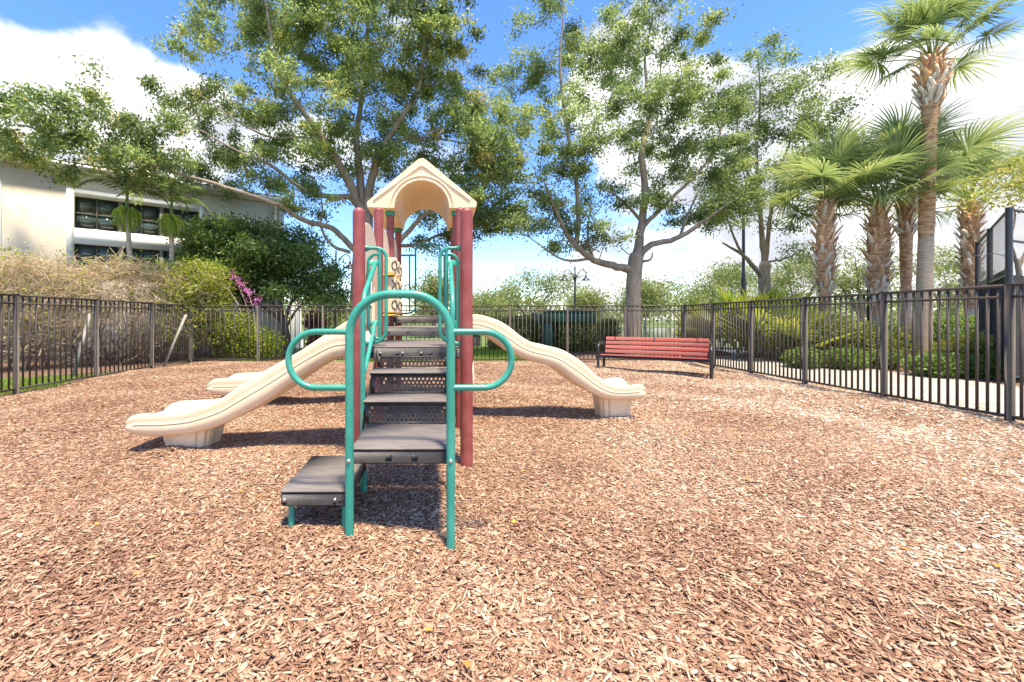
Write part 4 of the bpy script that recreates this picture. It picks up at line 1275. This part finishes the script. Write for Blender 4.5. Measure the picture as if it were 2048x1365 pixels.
def palmetto(label, x, Y, n, seed, h=1.0):
    rg = np.random.default_rng(seed)
    c = at(x, VY, Y); t = thing('palmetto_clump', label, 'palmetto', (c[0], Y, 0), 'palmettos outside the right fence')
    b = B(); b.tube([(c[0] - .5, Y, -.03), (c[0], Y + .1, .06), (c[0] + .5, Y, -.02)], [.09, .11, .08], 8); b.build('stem', M['bark_dark'], t, 60)
    for i in range(n):
        a = rg.uniform(0, 2 * math.pi); el = R(rg.uniform(25, 85)); d = rg.uniform(0, .65)
        copy_part(METTO[int(rg.integers(0, 4))], (math.cos(a) * d, math.sin(a) * d * .6, rg.uniform(.02, .15) + h * rg.uniform(0, .35)), t,
                  (Matrix.Rotation(a, 4, 'Z') @ Matrix.Rotation(-el, 4, 'Y') @ Matrix.Rotation(rg.uniform(-.7, .7), 4, 'X')).to_euler(), h * rg.uniform(.9, 1.25))


palmetto('tallest bright palmetto clump in front of the slim oak', 1510, 12.6, 46, 81, 1.25)
palmetto('palmetto clump behind the right end of the bench', 1430, 13.4, 34, 82, 1.0)
palmetto('palmetto clump at the foot of the leftmost fan palm', 1580, 11.8, 34, 83, 1.05)


# slim feathery palms by the building
def feather_frond(seed, L=1.1):
    rg = np.random.default_rng(seed); b = B()
    P = spline([(0, 0, 0), (L * .35, 0, .18), (L * .7, 0, .12), (L, 0, -.22)], 14)
    b.tube(P, np.linspace(.014, .004, 14), 5, tint=.8)
    for i in range(2, 14):
        for sgn in (-1, 1):
            for q in range(2):
                p = P[i] + (P[i] - P[i - 1]) * q * .5
                ln = .34 * math.sin(math.pi * (.15 + .8 * i / 14)) * rg.uniform(.85, 1.1)
                d = np.array([.45, sgn * .85, -.25 + rg.uniform(-.1, .1)]); d /= np.linalg.norm(d)
                s = np.array([.85, -sgn * .45, 0]) * .013
                V = np.array([p, p + d * ln * .5 + s + (0, 0, .01), p + d * ln - (0, 0, .05), p + d * ln * .5 - s + (0, 0, .01)])
                b.add(V, np.array([(0, 1, 2), (0, 2, 3)]), np.clip(.5 + rg.normal(0, .2), 0, 1))
    return proto(b, 'frond', M['palm_leaf'])


FEATHER = [feather_frond(300 + k) for k in range(3)]


def slim_palm(label, x, xb, Y, ytop, seed):
    rg = np.random.default_rng(seed)
    top = at(x, ytop, Y); base = at(xb, 720, Y); base[2] = -.05
    t = thing('slim_palm', label, 'palm tree', (base[0], Y, 0), 'slim palms in front of the building')
    L_ = spline([base, base + (top - base) * .5 + (.04, 0, 0), top], 24)
    b = B(); b.tube(L_, np.linspace(.075, .055, 24) * (1 + .05 * np.sin(np.arange(24) * 2.6)), 12); b.build('trunk', M['palm_trunk'], t, 60)
    b = B(); b.tube(spline([top, top + (0, 0, .25), top + (.01, 0, .55)], 6), np.linspace(.06, .03, 6), 10, tint=.6); b.build('crownshaft', M['palm_leaf'], t, 60)
    loc = np.array(t.location); cc = top + np.array([0, 0, .5]) - loc
    for i in range(9):
        a = i * 2.4 + rg.uniform(-.2, .2); el = R(65 - 75 * i / 9)
        copy_part(FEATHER[i % 3], tuple(cc), t, (Matrix.Rotation(a, 4, 'Z') @ Matrix.Rotation(-el, 4, 'Y')).to_euler(), rg.uniform(.9, 1.2))
    b = B()
    for i in range(150):                  # hanging flower strings under the crown
        a = rg.uniform(0, 6.28); ph = rg.uniform(-1, .9); rr = .34 * math.sqrt(1 - ph * ph) * rg.uniform(.75, 1.1); e = top + np.array([math.cos(a) * rr, math.sin(a) * rr, -.12 + .36 * ph - .08])
        m_ = top + np.array([math.cos(a) * rr * .75, math.sin(a) * rr * .75, .02 + .16 * ph])
        Lq = spline([top + (0, 0, .05), m_, e], 7)
        b.tube(Lq, .008, 4, tint=rg.uniform(0, 1))
    b.build('flower_strings', M['flower'], t)['kind'] = 'stuff'


slim_palm('slim palm in front of the left windows with a yellow green pompom of flowers', 254, 266, 11.6, 425, 91)
slim_palm('slim palm in front of the right windows with a drooping green pompom', 343, 338, 12.0, 440, 92)


# ------------------------------------------------------------------ hedges and shrubs
def shrub(name, label, cat, base, blobs, leaf, n, size, seed, group=None, bark='bark_dark', box=False, aspect=.5, stems=10, extra=None):
    """blobs: list of (centre, radii); leaves fill the outer part of each"""
    rg = np.random.default_rng(seed)
    t = thing(name, label, cat, tuple(base), group)
    vol = np.array([np.prod(r) for _, r in blobs]); share = vol / vol.sum()
    P = []
    for (c, r), s in zip(blobs, share):
        k = int(n * s)
        if box:
            p = rg.uniform(-1, 1, (k, 3))
            ax = rg.integers(0, 3, k); sg = rg.choice([-1, 1], k)
            q = rg.uniform(.72, 1.06, k)
            p[np.arange(k), ax] = np.where(rg.uniform(size=k) < .8, sg * q, p[np.arange(k), ax])
            p += rg.normal(0, .05, (k, 3)) / np.asarray(r) * .6
        else:
            p = rg.normal(size=(k, 3)); p /= np.linalg.norm(p, axis=1)[:, None]; p *= rg.uniform(.35, 1.08, k)[:, None]
        P.append(np.asarray(c) + p * np.asarray(r))
    P = np.concatenate(P)
    P = P[P[:, 2] > .0]
    clump = .18 * np.sin(P[:, 0] * 7) * np.sin(P[:, 1] * 6 + 1) * np.sin(P[:, 2] * 8 + 2)
    V, F, T = leafcloud(P, size, aspect, rg, np.clip(.45 + clump + rg.normal(0, .2, len(P)), 0, 1), droop=0)
    b = B(); b.add(V, [F], T); o = b.build('foliage', M[leaf], t); o['kind'] = 'stuff'
    b = B()
    for i in range(stems):
        c, r = blobs[i % len(blobs)]
        g = np.array([c[0] + rg.uniform(-.6, .6) * r[0], c[1] + rg.uniform(-.6, .6) * r[1], -.05])
        e = np.asarray(c) + rg.uniform(-.7, .7, 3) * r
        b.tube(spline([g, (g + e) / 2 + rg.normal(0, .04, 3), e], 6), np.linspace(.018, .006, 6), 5)
    o = b.build('stems', M[bark], t, 60); o['kind'] = 'stuff'
    return t


def hedge_block(x0, x1, Y, top_px, base_px, depth, label, seed, n=9000):
    s = Y / F_PX
    X0, X1 = (x0 - VX) * s, (x1 - VX) * s; zt = EYE - (top_px - VY) * s
    c = ((X0 + X1) / 2, Y + depth / 2, zt / 2)
    shrub('hedge', label, 'hedge', (c[0], c[1], 0), [(c, ((X1 - X0) / 2, depth / 2, zt / 2))], 'hedge_leaf', n, .085, seed, 'clipped hedges behind the back fence', box=True, stems=24)


hedge_block(983, 1084, 15.4, 637, 702, .9, 'shorter clipped hedge left of the green stand', 101, 14000)
hedge_block(1102, 1238, 15.2, 641, 705, .9, 'longer clipped hedge right of the green stand', 102, 18000)


def dry_hedge():
    """leafless tangle along the building, green only in places"""
    rg = np.random.default_rng(111)
    a, c = np.array([-10.6, 8.2]), np.array([-6.35, 12.2])
    t = thing('dry_hedge', 'long half bare hedge of tan twigs with a few green patches along the building', 'hedge', ((a[0] + c[0]) / 2, (a[1] + c[1]) / 2, 0))
    d = c - a; nrm = np.array([-d[1], d[0]]); nrm /= np.linalg.norm(nrm)
    b = B(); G = []
    for i in range(6500):
        f = rg.uniform(0, 1); w = rg.normal(0, .28)
        z = rg.uniform(.9, 2.4) if rg.uniform() < .85 else rg.uniform(.2, 1.0)
        p = np.array([*(a + d * f + nrm * w), z + .12 * math.sin(f * 23)])
        dirn = rg.normal(size=3); dirn[2] = abs(dirn[2]) * .8 + .1; dirn /= np.linalg.norm(dirn)
        ln = rg.uniform(.25, .7)
        k = rg.normal(size=3) * .14
        e = p + dirn * ln; e[2] = min(e[2], 2.62 + .1 * math.sin(f * 31))
        L_ = spline([p, (p + e) / 2 + k, e], 5)
        b.tube(L_, np.linspace(rg.uniform(.004, .008), .0022, 5), 3, caps=False)
        g = math.sin(f * 9 + 1.0) * .5 + .5
        green = (f < .16 and z > 1.6) or f > .80
        if rg.uniform() < (.85 if green else .22):
            G.append(np.repeat(e[None], 14 if green else 4, 0) + rg.normal(size=(14 if green else 4, 3)) * .09)
    o = b.build('twigs', M['twig'], t); o['kind'] = 'stuff'
    b = B()
    for i in range(60):                       # old dark stems
        f = rg.uniform(0, 1); g = np.array([*(a + d * f + nrm * rg.normal(0, .12)), -.05])
        e = g + np.array([rg.normal(0, .5), rg.normal(0, .4), rg.uniform(.9, 1.7)])
        b.tube(spline([g, (g + e) / 2 + rg.normal(0, .15, 3), e], 8), np.linspace(rg.uniform(.018, .04), .008, 8), 6)
    o = b.build('stems', M['bark_dark'], t, 60); o['kind'] = 'stuff'
    G = np.concatenate(G)
    V, F, T = leafcloud(G, .075, .5, rg, np.clip(rg.normal(.55, .25, len(G)), 0, 1))
    b = B(); b.add(V, [F], T); o = b.build('foliage', M['lime_leaf'], t); o['kind'] = 'stuff'


dry_hedge()
# flowering shrub at the corner of the fence
bx = at(480, 640, 12.0)
bg = shrub('flowering_shrub', 'lime green shrub with a spike of magenta flowers behind the left fence corner', 'shrub', (bx[0], 12.0, 0),
           [(at(470, 670, 12.0), (.75, .5, .75)), (at(530, 690, 12.0), (.55, .45, .5)), (at(440, 610, 12.2), (.4, .4, .5)), (at(420, 575, 12.3), (.6, .45, .3))], 'lime_leaf', 9000, .085, 121, stems=16)
rg_ = np.random.default_rng(9)
P_ = np.concatenate([at(*(np.array([466, 552]) + np.array([52, 58]) * f), 11.9) + rg_.normal(size=(15, 3)) * (.05 + .045 * f) for f in np.linspace(0, 1, 14)])
V_, F_, T_ = leafcloud(P_, .062, .7, rg_, rg_.uniform(0, 1, len(P_)))
b = B(); b.add(V_, [F_], T_); o = b.build('blossom', M['pink'], bg); o['kind'] = 'stuff'
b = B()
for dx in (0, 12, -14):
    b.tube(spline([at(500 + dx, 690, 11.95), at(495 + dx, 620, 11.9), at(468 + dx * 1.5, 552 + abs(dx), 11.9)], 8), np.linspace(.012, .005, 8), 5)
b.build('flower_stem', M['twig'], bg, 60)
# dark red leaved plant
cx_ = at(632, 660, 13.2)
shrub('red_leaf_plant', 'dark red leaved plant under the rounded tree', 'plant', (cx_[0], 13.2, 0), [(cx_ + (0, 0, .1), (.32, .3, .45)), (cx_ + (.05, 0, -.4), (.3, .3, .35))], 'ti_leaf', 900, .24, 122, aspect=.28, stems=5)
# low shrubs below the rounded tree
cx_ = at(680, 680, 13.0)
shrub('low_shrub', 'low dark shrub behind the top of the left slides', 'shrub', (cx_[0], 13, 0), [(cx_, (.6, .4, .45))], 'hedge_leaf', 3000, .09, 123)

# beds beyond the path
for (x, Y, rx, rz, leaf, lab, sd_, n) in (
        (1610, 11.6, 1.0, .55, 'hedge_leaf', 'dark shrub at the foot of the leftmost fan palm', 131, 6000),
        (1690, 11.2, 1.1, .62, 'hedge_leaf', 'rounded dark shrub in front of the flowering fan palm', 132, 7000),
        (1750, 11.6, .9, .55, 'hedge_leaf', 'dark shrub between the flowering palm and the tall palm', 133, 5000)):
    c = at(x, VY, Y); c[2] = rz * .8
    shrub('rounded_shrub', lab, 'shrub', (c[0], Y, 0), [(c, (rx, .6, rz)), (c + (.4, .1, .1), (rx * .6, .5, rz * .8))], leaf, n, .085, sd_, 'rounded shrubs below the palms')
for (x0, x1, Y, h, lab, sd_) in ((1585, 1770, 9.9, .42, 'low green ground cover strip along the far side of the path, under the palms', 141),
                                 (1840, 2100, 8.4, .42, 'low green ground cover strip along the path near the court fence', 142)):
    s = Y / F_PX; X0, X1 = (x0 - VX) * s, (x1 - VX) * s
    shrub('ground_cover', lab, 'shrub', ((X0 + X1) / 2, Y, 0), [(((X0 + (X1 - X0) * (k + .5) / 6), Y + .25 * math.sin(k * 2), h * .45), ((X1 - X0) / 9, .42, h * .55)) for k in range(6)], 'cover_leaf', 12000, .075, sd_, 'ground cover strips beyond the path')
for (x, Y, lab, sd_) in ((1975, 9.0, 'yellow variegated shrub left of the court fence post', 151), (2060, 8.8, 'yellow variegated shrub at the right edge', 152)):
    c = at(x, VY, Y); c[2] = .42
    shrub('yellow_shrub', lab, 'shrub', (c[0], Y, 0), [(c, (.75, .45, .38)), (c + (-.5, .1, -.05), (.5, .4, .3))], 'gold_leaf', 4200, .10, sd_, 'yellow shrubs in front of the court fence')
c = at(1925, VY, 12.2); c[2] = .55
shrub('hedge', 'clipped bright hedge behind the tall palm', 'hedge', (c[0], 12.2, 0), [(c, (1.1, .4, .58))], 'cover_leaf', 9000, .08, 153, box=True)

# pale feathery tree leaning in from the right edge
Y5 = 8.6
tr5 = px_line([(2062, 755, Y5), (2056, 690, Y5), (2046, 600, Y5), (2034, 520, Y5)], .055, .04)
lm5 = [px_line([(2034, 530, Y5), (2022, 480, 8.5), (2030, 430, 8.5), (2010, 380, 8.4)], .035, .01),
       px_line([(2036, 540, Y5), (2060, 480, 8.6), (2080, 400, 8.7), (2050, 350, 8.6)], .035, .01),
       px_line([(2030, 520, Y5), (1990, 508, 8.4), (1950, 512, 8.3)], .012, .004)]
lob5 = [(2000, 395, 55, 22), (2050, 370, 50, 40), (1960, 365, 25, 15), (2040, 330, 30, 15), (2090, 350, 50, 50)]
make_tree('young_tree', 'young yellow green tree with thin bare branches at the right edge', 'tree', at(2062, 752, Y5) * (1, 1, 0), tr5, lm5, lobes_px(lob5, Y5, 5, seed=3), 'gold_leaf', 'bark', per=40, size=.085, spread=.16, seed=16)

# ------------------------------------------------------------------ building
def building():
    A = np.array([-11.9, 11.5, 0]); d = np.array([.802, .597, 0]); d /= np.linalg.norm(d); n = np.array([d[1], -d[0], 0])
    W = np.array([d, n, [0, 0, 1]]).T          # local: along the wall, out of the wall, up
    t = thing('clubhouse', 'cream stucco building with a clay tile roof and white framed windows', 'building', (-8.9, 13.7, 0))
    MM = (W, A)
    S0, S1, H = -9.0, 7.48, 5.42
    wx0, wx1, z0, z1, z2, z3 = 1.52, 4.72, 2.3, 3.33, 3.78, 4.73
    b = B()                                    # wall in pieces round the openings
    for (a, c, e, f) in ((S0, wx0, -.2, H), (wx1, S1, -.2, H), (wx0, wx1, -.2, z0), (wx0, wx1, z1, z2), (wx0, wx1, z3, H)):
        b.box((a, -.25, e), (c, 0, f), MM)
    b.box((S1 - .25, -9, -.2), (S1, -.2505, H), MM)
    b.build('wall', M['stucco'], t)
    b = B()                                    # raised white surround
    for (a, c, e, f) in ((wx0 - .17, wx0 - .001, z0, z3 + .2), (wx1 + .001, wx1 + .12, z0, z3 + .2), (wx0, wx1, z3 + .001, z3 + .2), (wx0, wx1, z1 + .001, z2 - .001)):
        b.box((a, -.01, e), (c, .05, f), MM)
    b.build('window_surround', M['white'], t)
    b = B(); b.box((S1 - .16, -.005, -.2), (S1 + .03, .03, H), MM); b.box((S1 - .002, -.3, -.2), (S1 + .031, -.0055, H), MM)
    b.build('corner_trim', M['white'], t)
    b = B(); b.box((-.30, -.005, -.2), (.02, .03, H), MM); b.build('corner_trim', M['white'], t)
    b = B(); b.tube([A + W @ np.array([S1 - .30, .07, -.1]), A + W @ np.array([S1 - .30, .07, H - .1])], .045, 10); b.build('downspout', M['white'], t, 50)
    units = ((1.52, 2.55), (2.65, 3.61), (3.71, 4.72))
    for (a, c) in units:
        for (e, f) in ((z0, z1), (z2, z3)):
            b = B(); fw = .035
            b.box((a, -.13, e), (a + fw, -.05, f), MM); b.box((c - fw, -.13, e), (c, -.05, f), MM)
            b.box((a + fw, -.13, e), (c - fw, -.05, e + fw), MM); b.box((a + fw, -.13, f - fw), (c - fw, -.05, f), MM)
            w = b.build('window', M['black_metal'], t)
            b = B(); xm, zm = (a + c) / 2, (e + f) / 2
            b.box((xm - .007, -.088, e + fw), (xm + .007, -.066, f - fw), MM)
            b.box((a + fw, -.086, zm - .006), (xm - .008, -.068, zm + .006), MM); b.box((xm + .008, -.086, zm - .006), (c - fw, -.068, zm + .006), MM)
            b.build('muntin', M['stake'], w)
            for (xa, xb) in ((a + fw, xm), (xm, c - fw)):
                for (za, zb_) in ((e + fw, zm), (zm, f - fw)):
                    b = B(); b.box((xa + .001, -.104, za + .001), (xb - .001, -.096, zb_ - .001), MM); b.build('pane', M['glass'], w)
    for xm in (2.60, 3.66):
        for (e, f) in ((z0, z1), (z2, z3)):
            b = B(); b.box((xm - .049, -.14, e), (xm + .049, -.02, f), MM); b.build('mullion', M['stake'], t)
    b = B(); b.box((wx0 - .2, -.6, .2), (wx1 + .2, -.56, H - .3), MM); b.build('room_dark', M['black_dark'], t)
    # glazed door near the corner
    b = B(); b.box((5.75, -.02, -.05), (6.75, .04, 2.3), MM); dr = b.build('door', M['white'], t)
    b = B(); b.box((5.88, .0405, .2), (6.62, .046, 2.15), MM); b.build('door_pane', M['glass'], dr)
    # roof: fascia, gutter, ribbed clay tiles
    b = B(); b.box((S0, .08, H - .02), (S1 + .25, .14, H + .16), MM); b.box((S0, -.01, H + .002), (S1 + .25, .0795, H + .03), MM); b.build('fascia', M['white'], t)
    b = B()
    prof = [(.142, H + .06), (.142, H + .17), (.25, H + .17), (.25, H + .10), (.22, H + .06)]
    m = len(prof); V = [A + W @ np.array([s, p[0], p[1]]) for s in (S0, S1 + .25) for p in prof]
    b.add(np.array(V), [list(range(m)), list(range(m, 2 * m))[::-1]] + [[i, m + i, m + (i + 1) % m, (i + 1) % m] for i in range(m)])
    b.build('gutter', M['white'], t)
    slope = math.tan(R(14)); b = B()
    pitch = .24; nr = int((S1 + .25 - S0) / pitch); seg = 6
    us = np.linspace(S0, S1 + .25, nr * seg + 1)
    courses = 14
    pts = []
    vs = []
    for k in range(courses):
        v0 = .20 - k * .38; vs += [(v0, .035), (v0 - .379, .0)]
    for (v, lift) in vs:
        z = H + .17 + (.20 - v) * slope + lift
        wv = .045 * np.abs(np.cos((us - S0) / pitch * math.pi))
        pts.append(np.stack([us, np.full_like(us, v), z + wv], 1))
    rows = len(pts); cols = len(us)
    V = np.concatenate(pts) @ W.T + A
    i, j = np.meshgrid(np.arange(rows - 1), np.arange(cols - 1), indexing='ij'); q = (i * cols + j).ravel()
    b.add(V, [np.stack([q, q + 1, q + cols + 1, q + cols], 1)])
    b.build('roof', M['tile_roof'], t)['label'] = 'clay barrel tile roof'
    b = B(); b.box((S0, -5.5, H + .05), (S1 + .4, -.3, H + .1), MM); b.build('ceiling_board', M['stake'], t)
    return t


building()
# porch post beyond the corner
b = B(); c = at(592, 640, 17.2)
b.rbox((c[0] - .17, 17.0, -.1), (c[0] + .17, 17.34, 2.3), .02); b.rbox((c[0] - .22, 16.95, -.05), (c[0] + .22, 17.39, .35), .02)
tag(b.build('porch_column', M['white']), 'white square column beyond the corner of the building', 'column')
# leaning pale boards by the dry hedge
for (xa, ya, xb, yb_, Y, lab) in ((146, 742, 180, 628, 8.2, 'pale leaning board under the bare part of the hedge'), (326, 726, 372, 630, 9.8, 'pale leaning board near the corner of the left fence')):
    p, q = at(xa, ya, Y), at(xb, yb_, Y + .5); p[2] = -.03
    b = B(); w = np.array([.026, .0, 0]); e = np.array([0, .02, 0])
    V = [p - w - e, p + w - e, p + w + e, p - w + e, q - w - e, q + w - e, q + w + e, q - w + e]
    b.add(np.array(V), np.array([(0, 3, 2, 1), (4, 5, 6, 7), (0, 1, 5, 4), (1, 2, 6, 5), (2, 3, 7, 6), (3, 0, 4, 7)]))
    tag(b.build('wooden_board', M['stake']), lab, 'board', 'leaning boards by the hedge')

# ------------------------------------------------------------------ lamps, stand and court fence
def twin_lamp(label, x, Y, ytop, group='street lamps'):
    c = at(x, ytop, Y); H = c[2]; X = c[0]
    t = thing('street_lamp', label, 'street lamp', (X, Y, 0), group)
    b = B(); b.lathe((X, Y, 0), [(.16, -.05), (.16, .25), (.10, .4), (.065, .5), (.05, H * .7), (.045, H - .55), (.06, H - .5), (.035, H - .45), (.03, H), (.001, H + .12)], 14); b.build('pole', M['black_metal'], t, 40)
    for s in (-1, 1):
        b = B(); b.tube(spline([(X, Y, H - .75), (X + s * .15, Y, H - .35), (X + s * .38, Y, H - .12), (X + s * .55, Y, H - .25), (X + s * .56, Y, H - .42)], 16), .02, 8)
        a = b.build('arm', M['black_metal'], t, 50)
        b = B(); b.lathe((X + s * .56, Y, H - .68), [(.24, 0), (.23, .02), (.10, .12), (.06, .16), (.05, .26)], 16); b.build('lamp_shade', M['black_metal'], a, 40)
    return t


twin_lamp('twin arm street lamp standing beyond the longer clipped hedge', 1150, 22, 535)
twin_lamp('twin arm street lamp half hidden behind the left oak', 672, 17, 503)
c = at(1487, VY, 19)
t = thing('lamp_post', 'tall black lamp post behind the palmettos', 'lamp post', (c[0], 19, 0))
b = B(); b.lathe((c[0], 19, 0), [(.12, -.05), (.12, 2.4), (.11, 2.8), (.065, 3.3), (.06, 6.6), (.05, 6.7)], 14); b.build('pole', M['black_metal'], t, 40)
b = B(); b.rbox((c[0] - .25, 18.8, 6.7), (c[0] + .25, 19.2, 6.85), .03); b.build('lamp_head', M['black_metal'], t)
c = at(1738, VY, 14.2)
t = thing('light_bollard', 'slim black light post beside the flowering fan palm', 'light post', (c[0], 14.2, 0))
b = B(); b.lathe((c[0], 14.2, 0), [(.09, -.05), (.09, .1), (.06, .12), (.06, 2.3), (.075, 2.32), (.075, 2.5), (.03, 2.55)], 12); b.build('pole', M['black_metal'], t, 40)
b = B(); b.lathe((c[0], 14.2, 0), [(.11, 2.2), (.11, 2.26), (.08, 2.28)], 12); b.build('lamp_cap', M['black_metal'], t, 40)

# green stand between the hedges
s_ = 14.6 / F_PX
gx = lambda x: (x - VX) * s_
gz = lambda y: EYE - (y - VY) * s_
t = thing('green_stand', 'dark green metal stand with a long box top between the clipped hedges', 'stand', (gx(1130), 14.6, 0))
b = B(); b.rbox((gx(1076), 14.4, gz(646)), (gx(1188), 15.2, gz(628)), .03); b.build('box_top', M['green_box'], t)
b = B(); b.rbox((gx(1092), 14.5, gz(627.6)), (gx(1189), 15.25, gz(621)), .03); b.build('lid', M['green_box'], t)
b = B(); b.rbox((gx(1085), 14.45, -.1), (gx(1103), 14.75, gz(646.3)), .02); b.build('pedestal', M['green_box'], t)
b = B(); b.tube([(gx(1068), 14.6, gz(630)), (gx(1068), 14.68, gz(630))], .085, 16); b.build('wheel', M['black_metal'], t, 40)
b = B(); b.tube([(gx(1030), 14.64, gz(633)), (gx(1068), 14.64, gz(632)), (gx(1078), 14.64, gz(632))], .018, 8); b.build('bar', M['black_metal'], t, 40)
b = B(); b.rbox((gx(925), 18, -.1), (gx(980), 18.6, .52), .03); b.rbox((gx(923), 17.95, .525), (gx(982), 18.65, .6), .02)
tag(b.build('storage_box', M['deck']), 'low dark storage box on the grass behind the wavy slide', 'box')


def court_fence():
    P0 = at(1955, 487, 10.8); P1 = at(2018, 420, 7.5); H = 3.05
    P0[2] = P1[2] = 0
    P2 = P1 + np.array([4.5, 1.6, 0])
    t = thing('court_fence', 'tall black chain link court fence with dark windscreen at the right edge', 'fence', tuple((P0 + P1) / 2))
    def post(p, r=.045):
        b = B(); b.tube([p + (0, 0, -.1), p + (0, 0, H + .03)], r, 12); b.build('post', M['black_metal'], t, 50)
    for p in (P0, P0 * .52 + P1 * .48, P1, P2): post(p)
    for (a, c) in ((P0, P1), (P1, P2)):
        for z in (H, 1.9 if a is P0 else 2.5, .08):
            b = B(); b.tube([a + (0, 0, z), c + (0, 0, z)], .022, 8); b.build('rail', M['black_metal'], t, 50)
        d = c - a; ln = np.linalg.norm(d); e = d / ln
        b = B(); st = .085
        for k in range(int((ln + H) / st)):        # diamond mesh from two sets of wires
            u = k * st
            a0 = max(0, u - H); z0 = u - a0; a1 = min(ln, u); z1 = u - a1
            for flip in (0, 1):
                x0, x1 = (a0, a1) if not flip else (ln - a0, ln - a1)
                b.tube([a + e * x0 + (0, 0, z0), a + e * x1 + (0, 0, z1)], .0017, 3, caps=False)
        b.build('wire_mesh', M['black_metal'], t)['kind'] = 'stuff'
        nn = np.array([-e[1], e[0], 0]) * .03
        b = B(); x = np.linspace(0, ln, 24); zz = np.linspace(.06, 2.05 if a is P0 else 1.9, 12)
        X, Z = np.meshgrid(x, zz); wob = .012 * np.sin(X * 9 + Z * 2) * np.sin(Z * 3)
        V = a + X.ravel()[:, None] * e + nn + wob.ravel()[:, None] * nn / .03 + np.stack([0 * X.ravel(), 0 * X.ravel(), Z.ravel()], 1)
        V2 = V + nn * .08
        i, j = np.meshgrid(np.arange(11), np.arange(23), indexing='ij'); q = (i * 24 + j).ravel()
        F = np.stack([q, q + 1, q + 25, q + 24], 1)
        b.add(V, [F]); b.add(V2, [F[:, ::-1]])
        b.build('windscreen', M['screen'], t, 60)


court_fence()

# fallen leaves on the chips and the path
rg_ = np.random.default_rng(77)
n = 420
P_ = np.stack([rg_.uniform(-5.5, 6.2, n), rg_.uniform(1.3, 11, n), np.zeros(n)], 1); P_[:, 2] = lump(P_[:, 0], P_[:, 1]) + .016
n2 = 3200
Q_ = np.stack([rg_.uniform(6.6, 10.2, n2), rg_.uniform(3.5, 13, n2), np.full(n2, -.016)], 1)
edge = np.minimum(np.abs(Q_[:, 0] - 6.75), np.abs(Q_[:, 0] - 9.8)); Q_ = Q_[rg_.uniform(size=n2) < np.exp(-edge * 2.2) + .06]
for pts, lab in ((P_, 'scattered yellow and brown leaves lying on the wood chips'), (Q_, 'dry leaves littering the edges of the path')):
    V_, F_, T_ = leafcloud(pts, .05, .5, rg_, rg_.uniform(0, 1, len(pts)), updir=3.0)
    V_ = V_.reshape(-1, 4, 3); V_[:, :, 2] = pts[:, None, 2] + (V_[:, :, 2] - pts[:, None, 2]) * .25 + .004
    b = B(); b.add(V_.reshape(-1, 3), [F_], T_); tag(b.build('fallen_leaves', M['dead_leaf']), lab, 'leaves', kind='stuff')
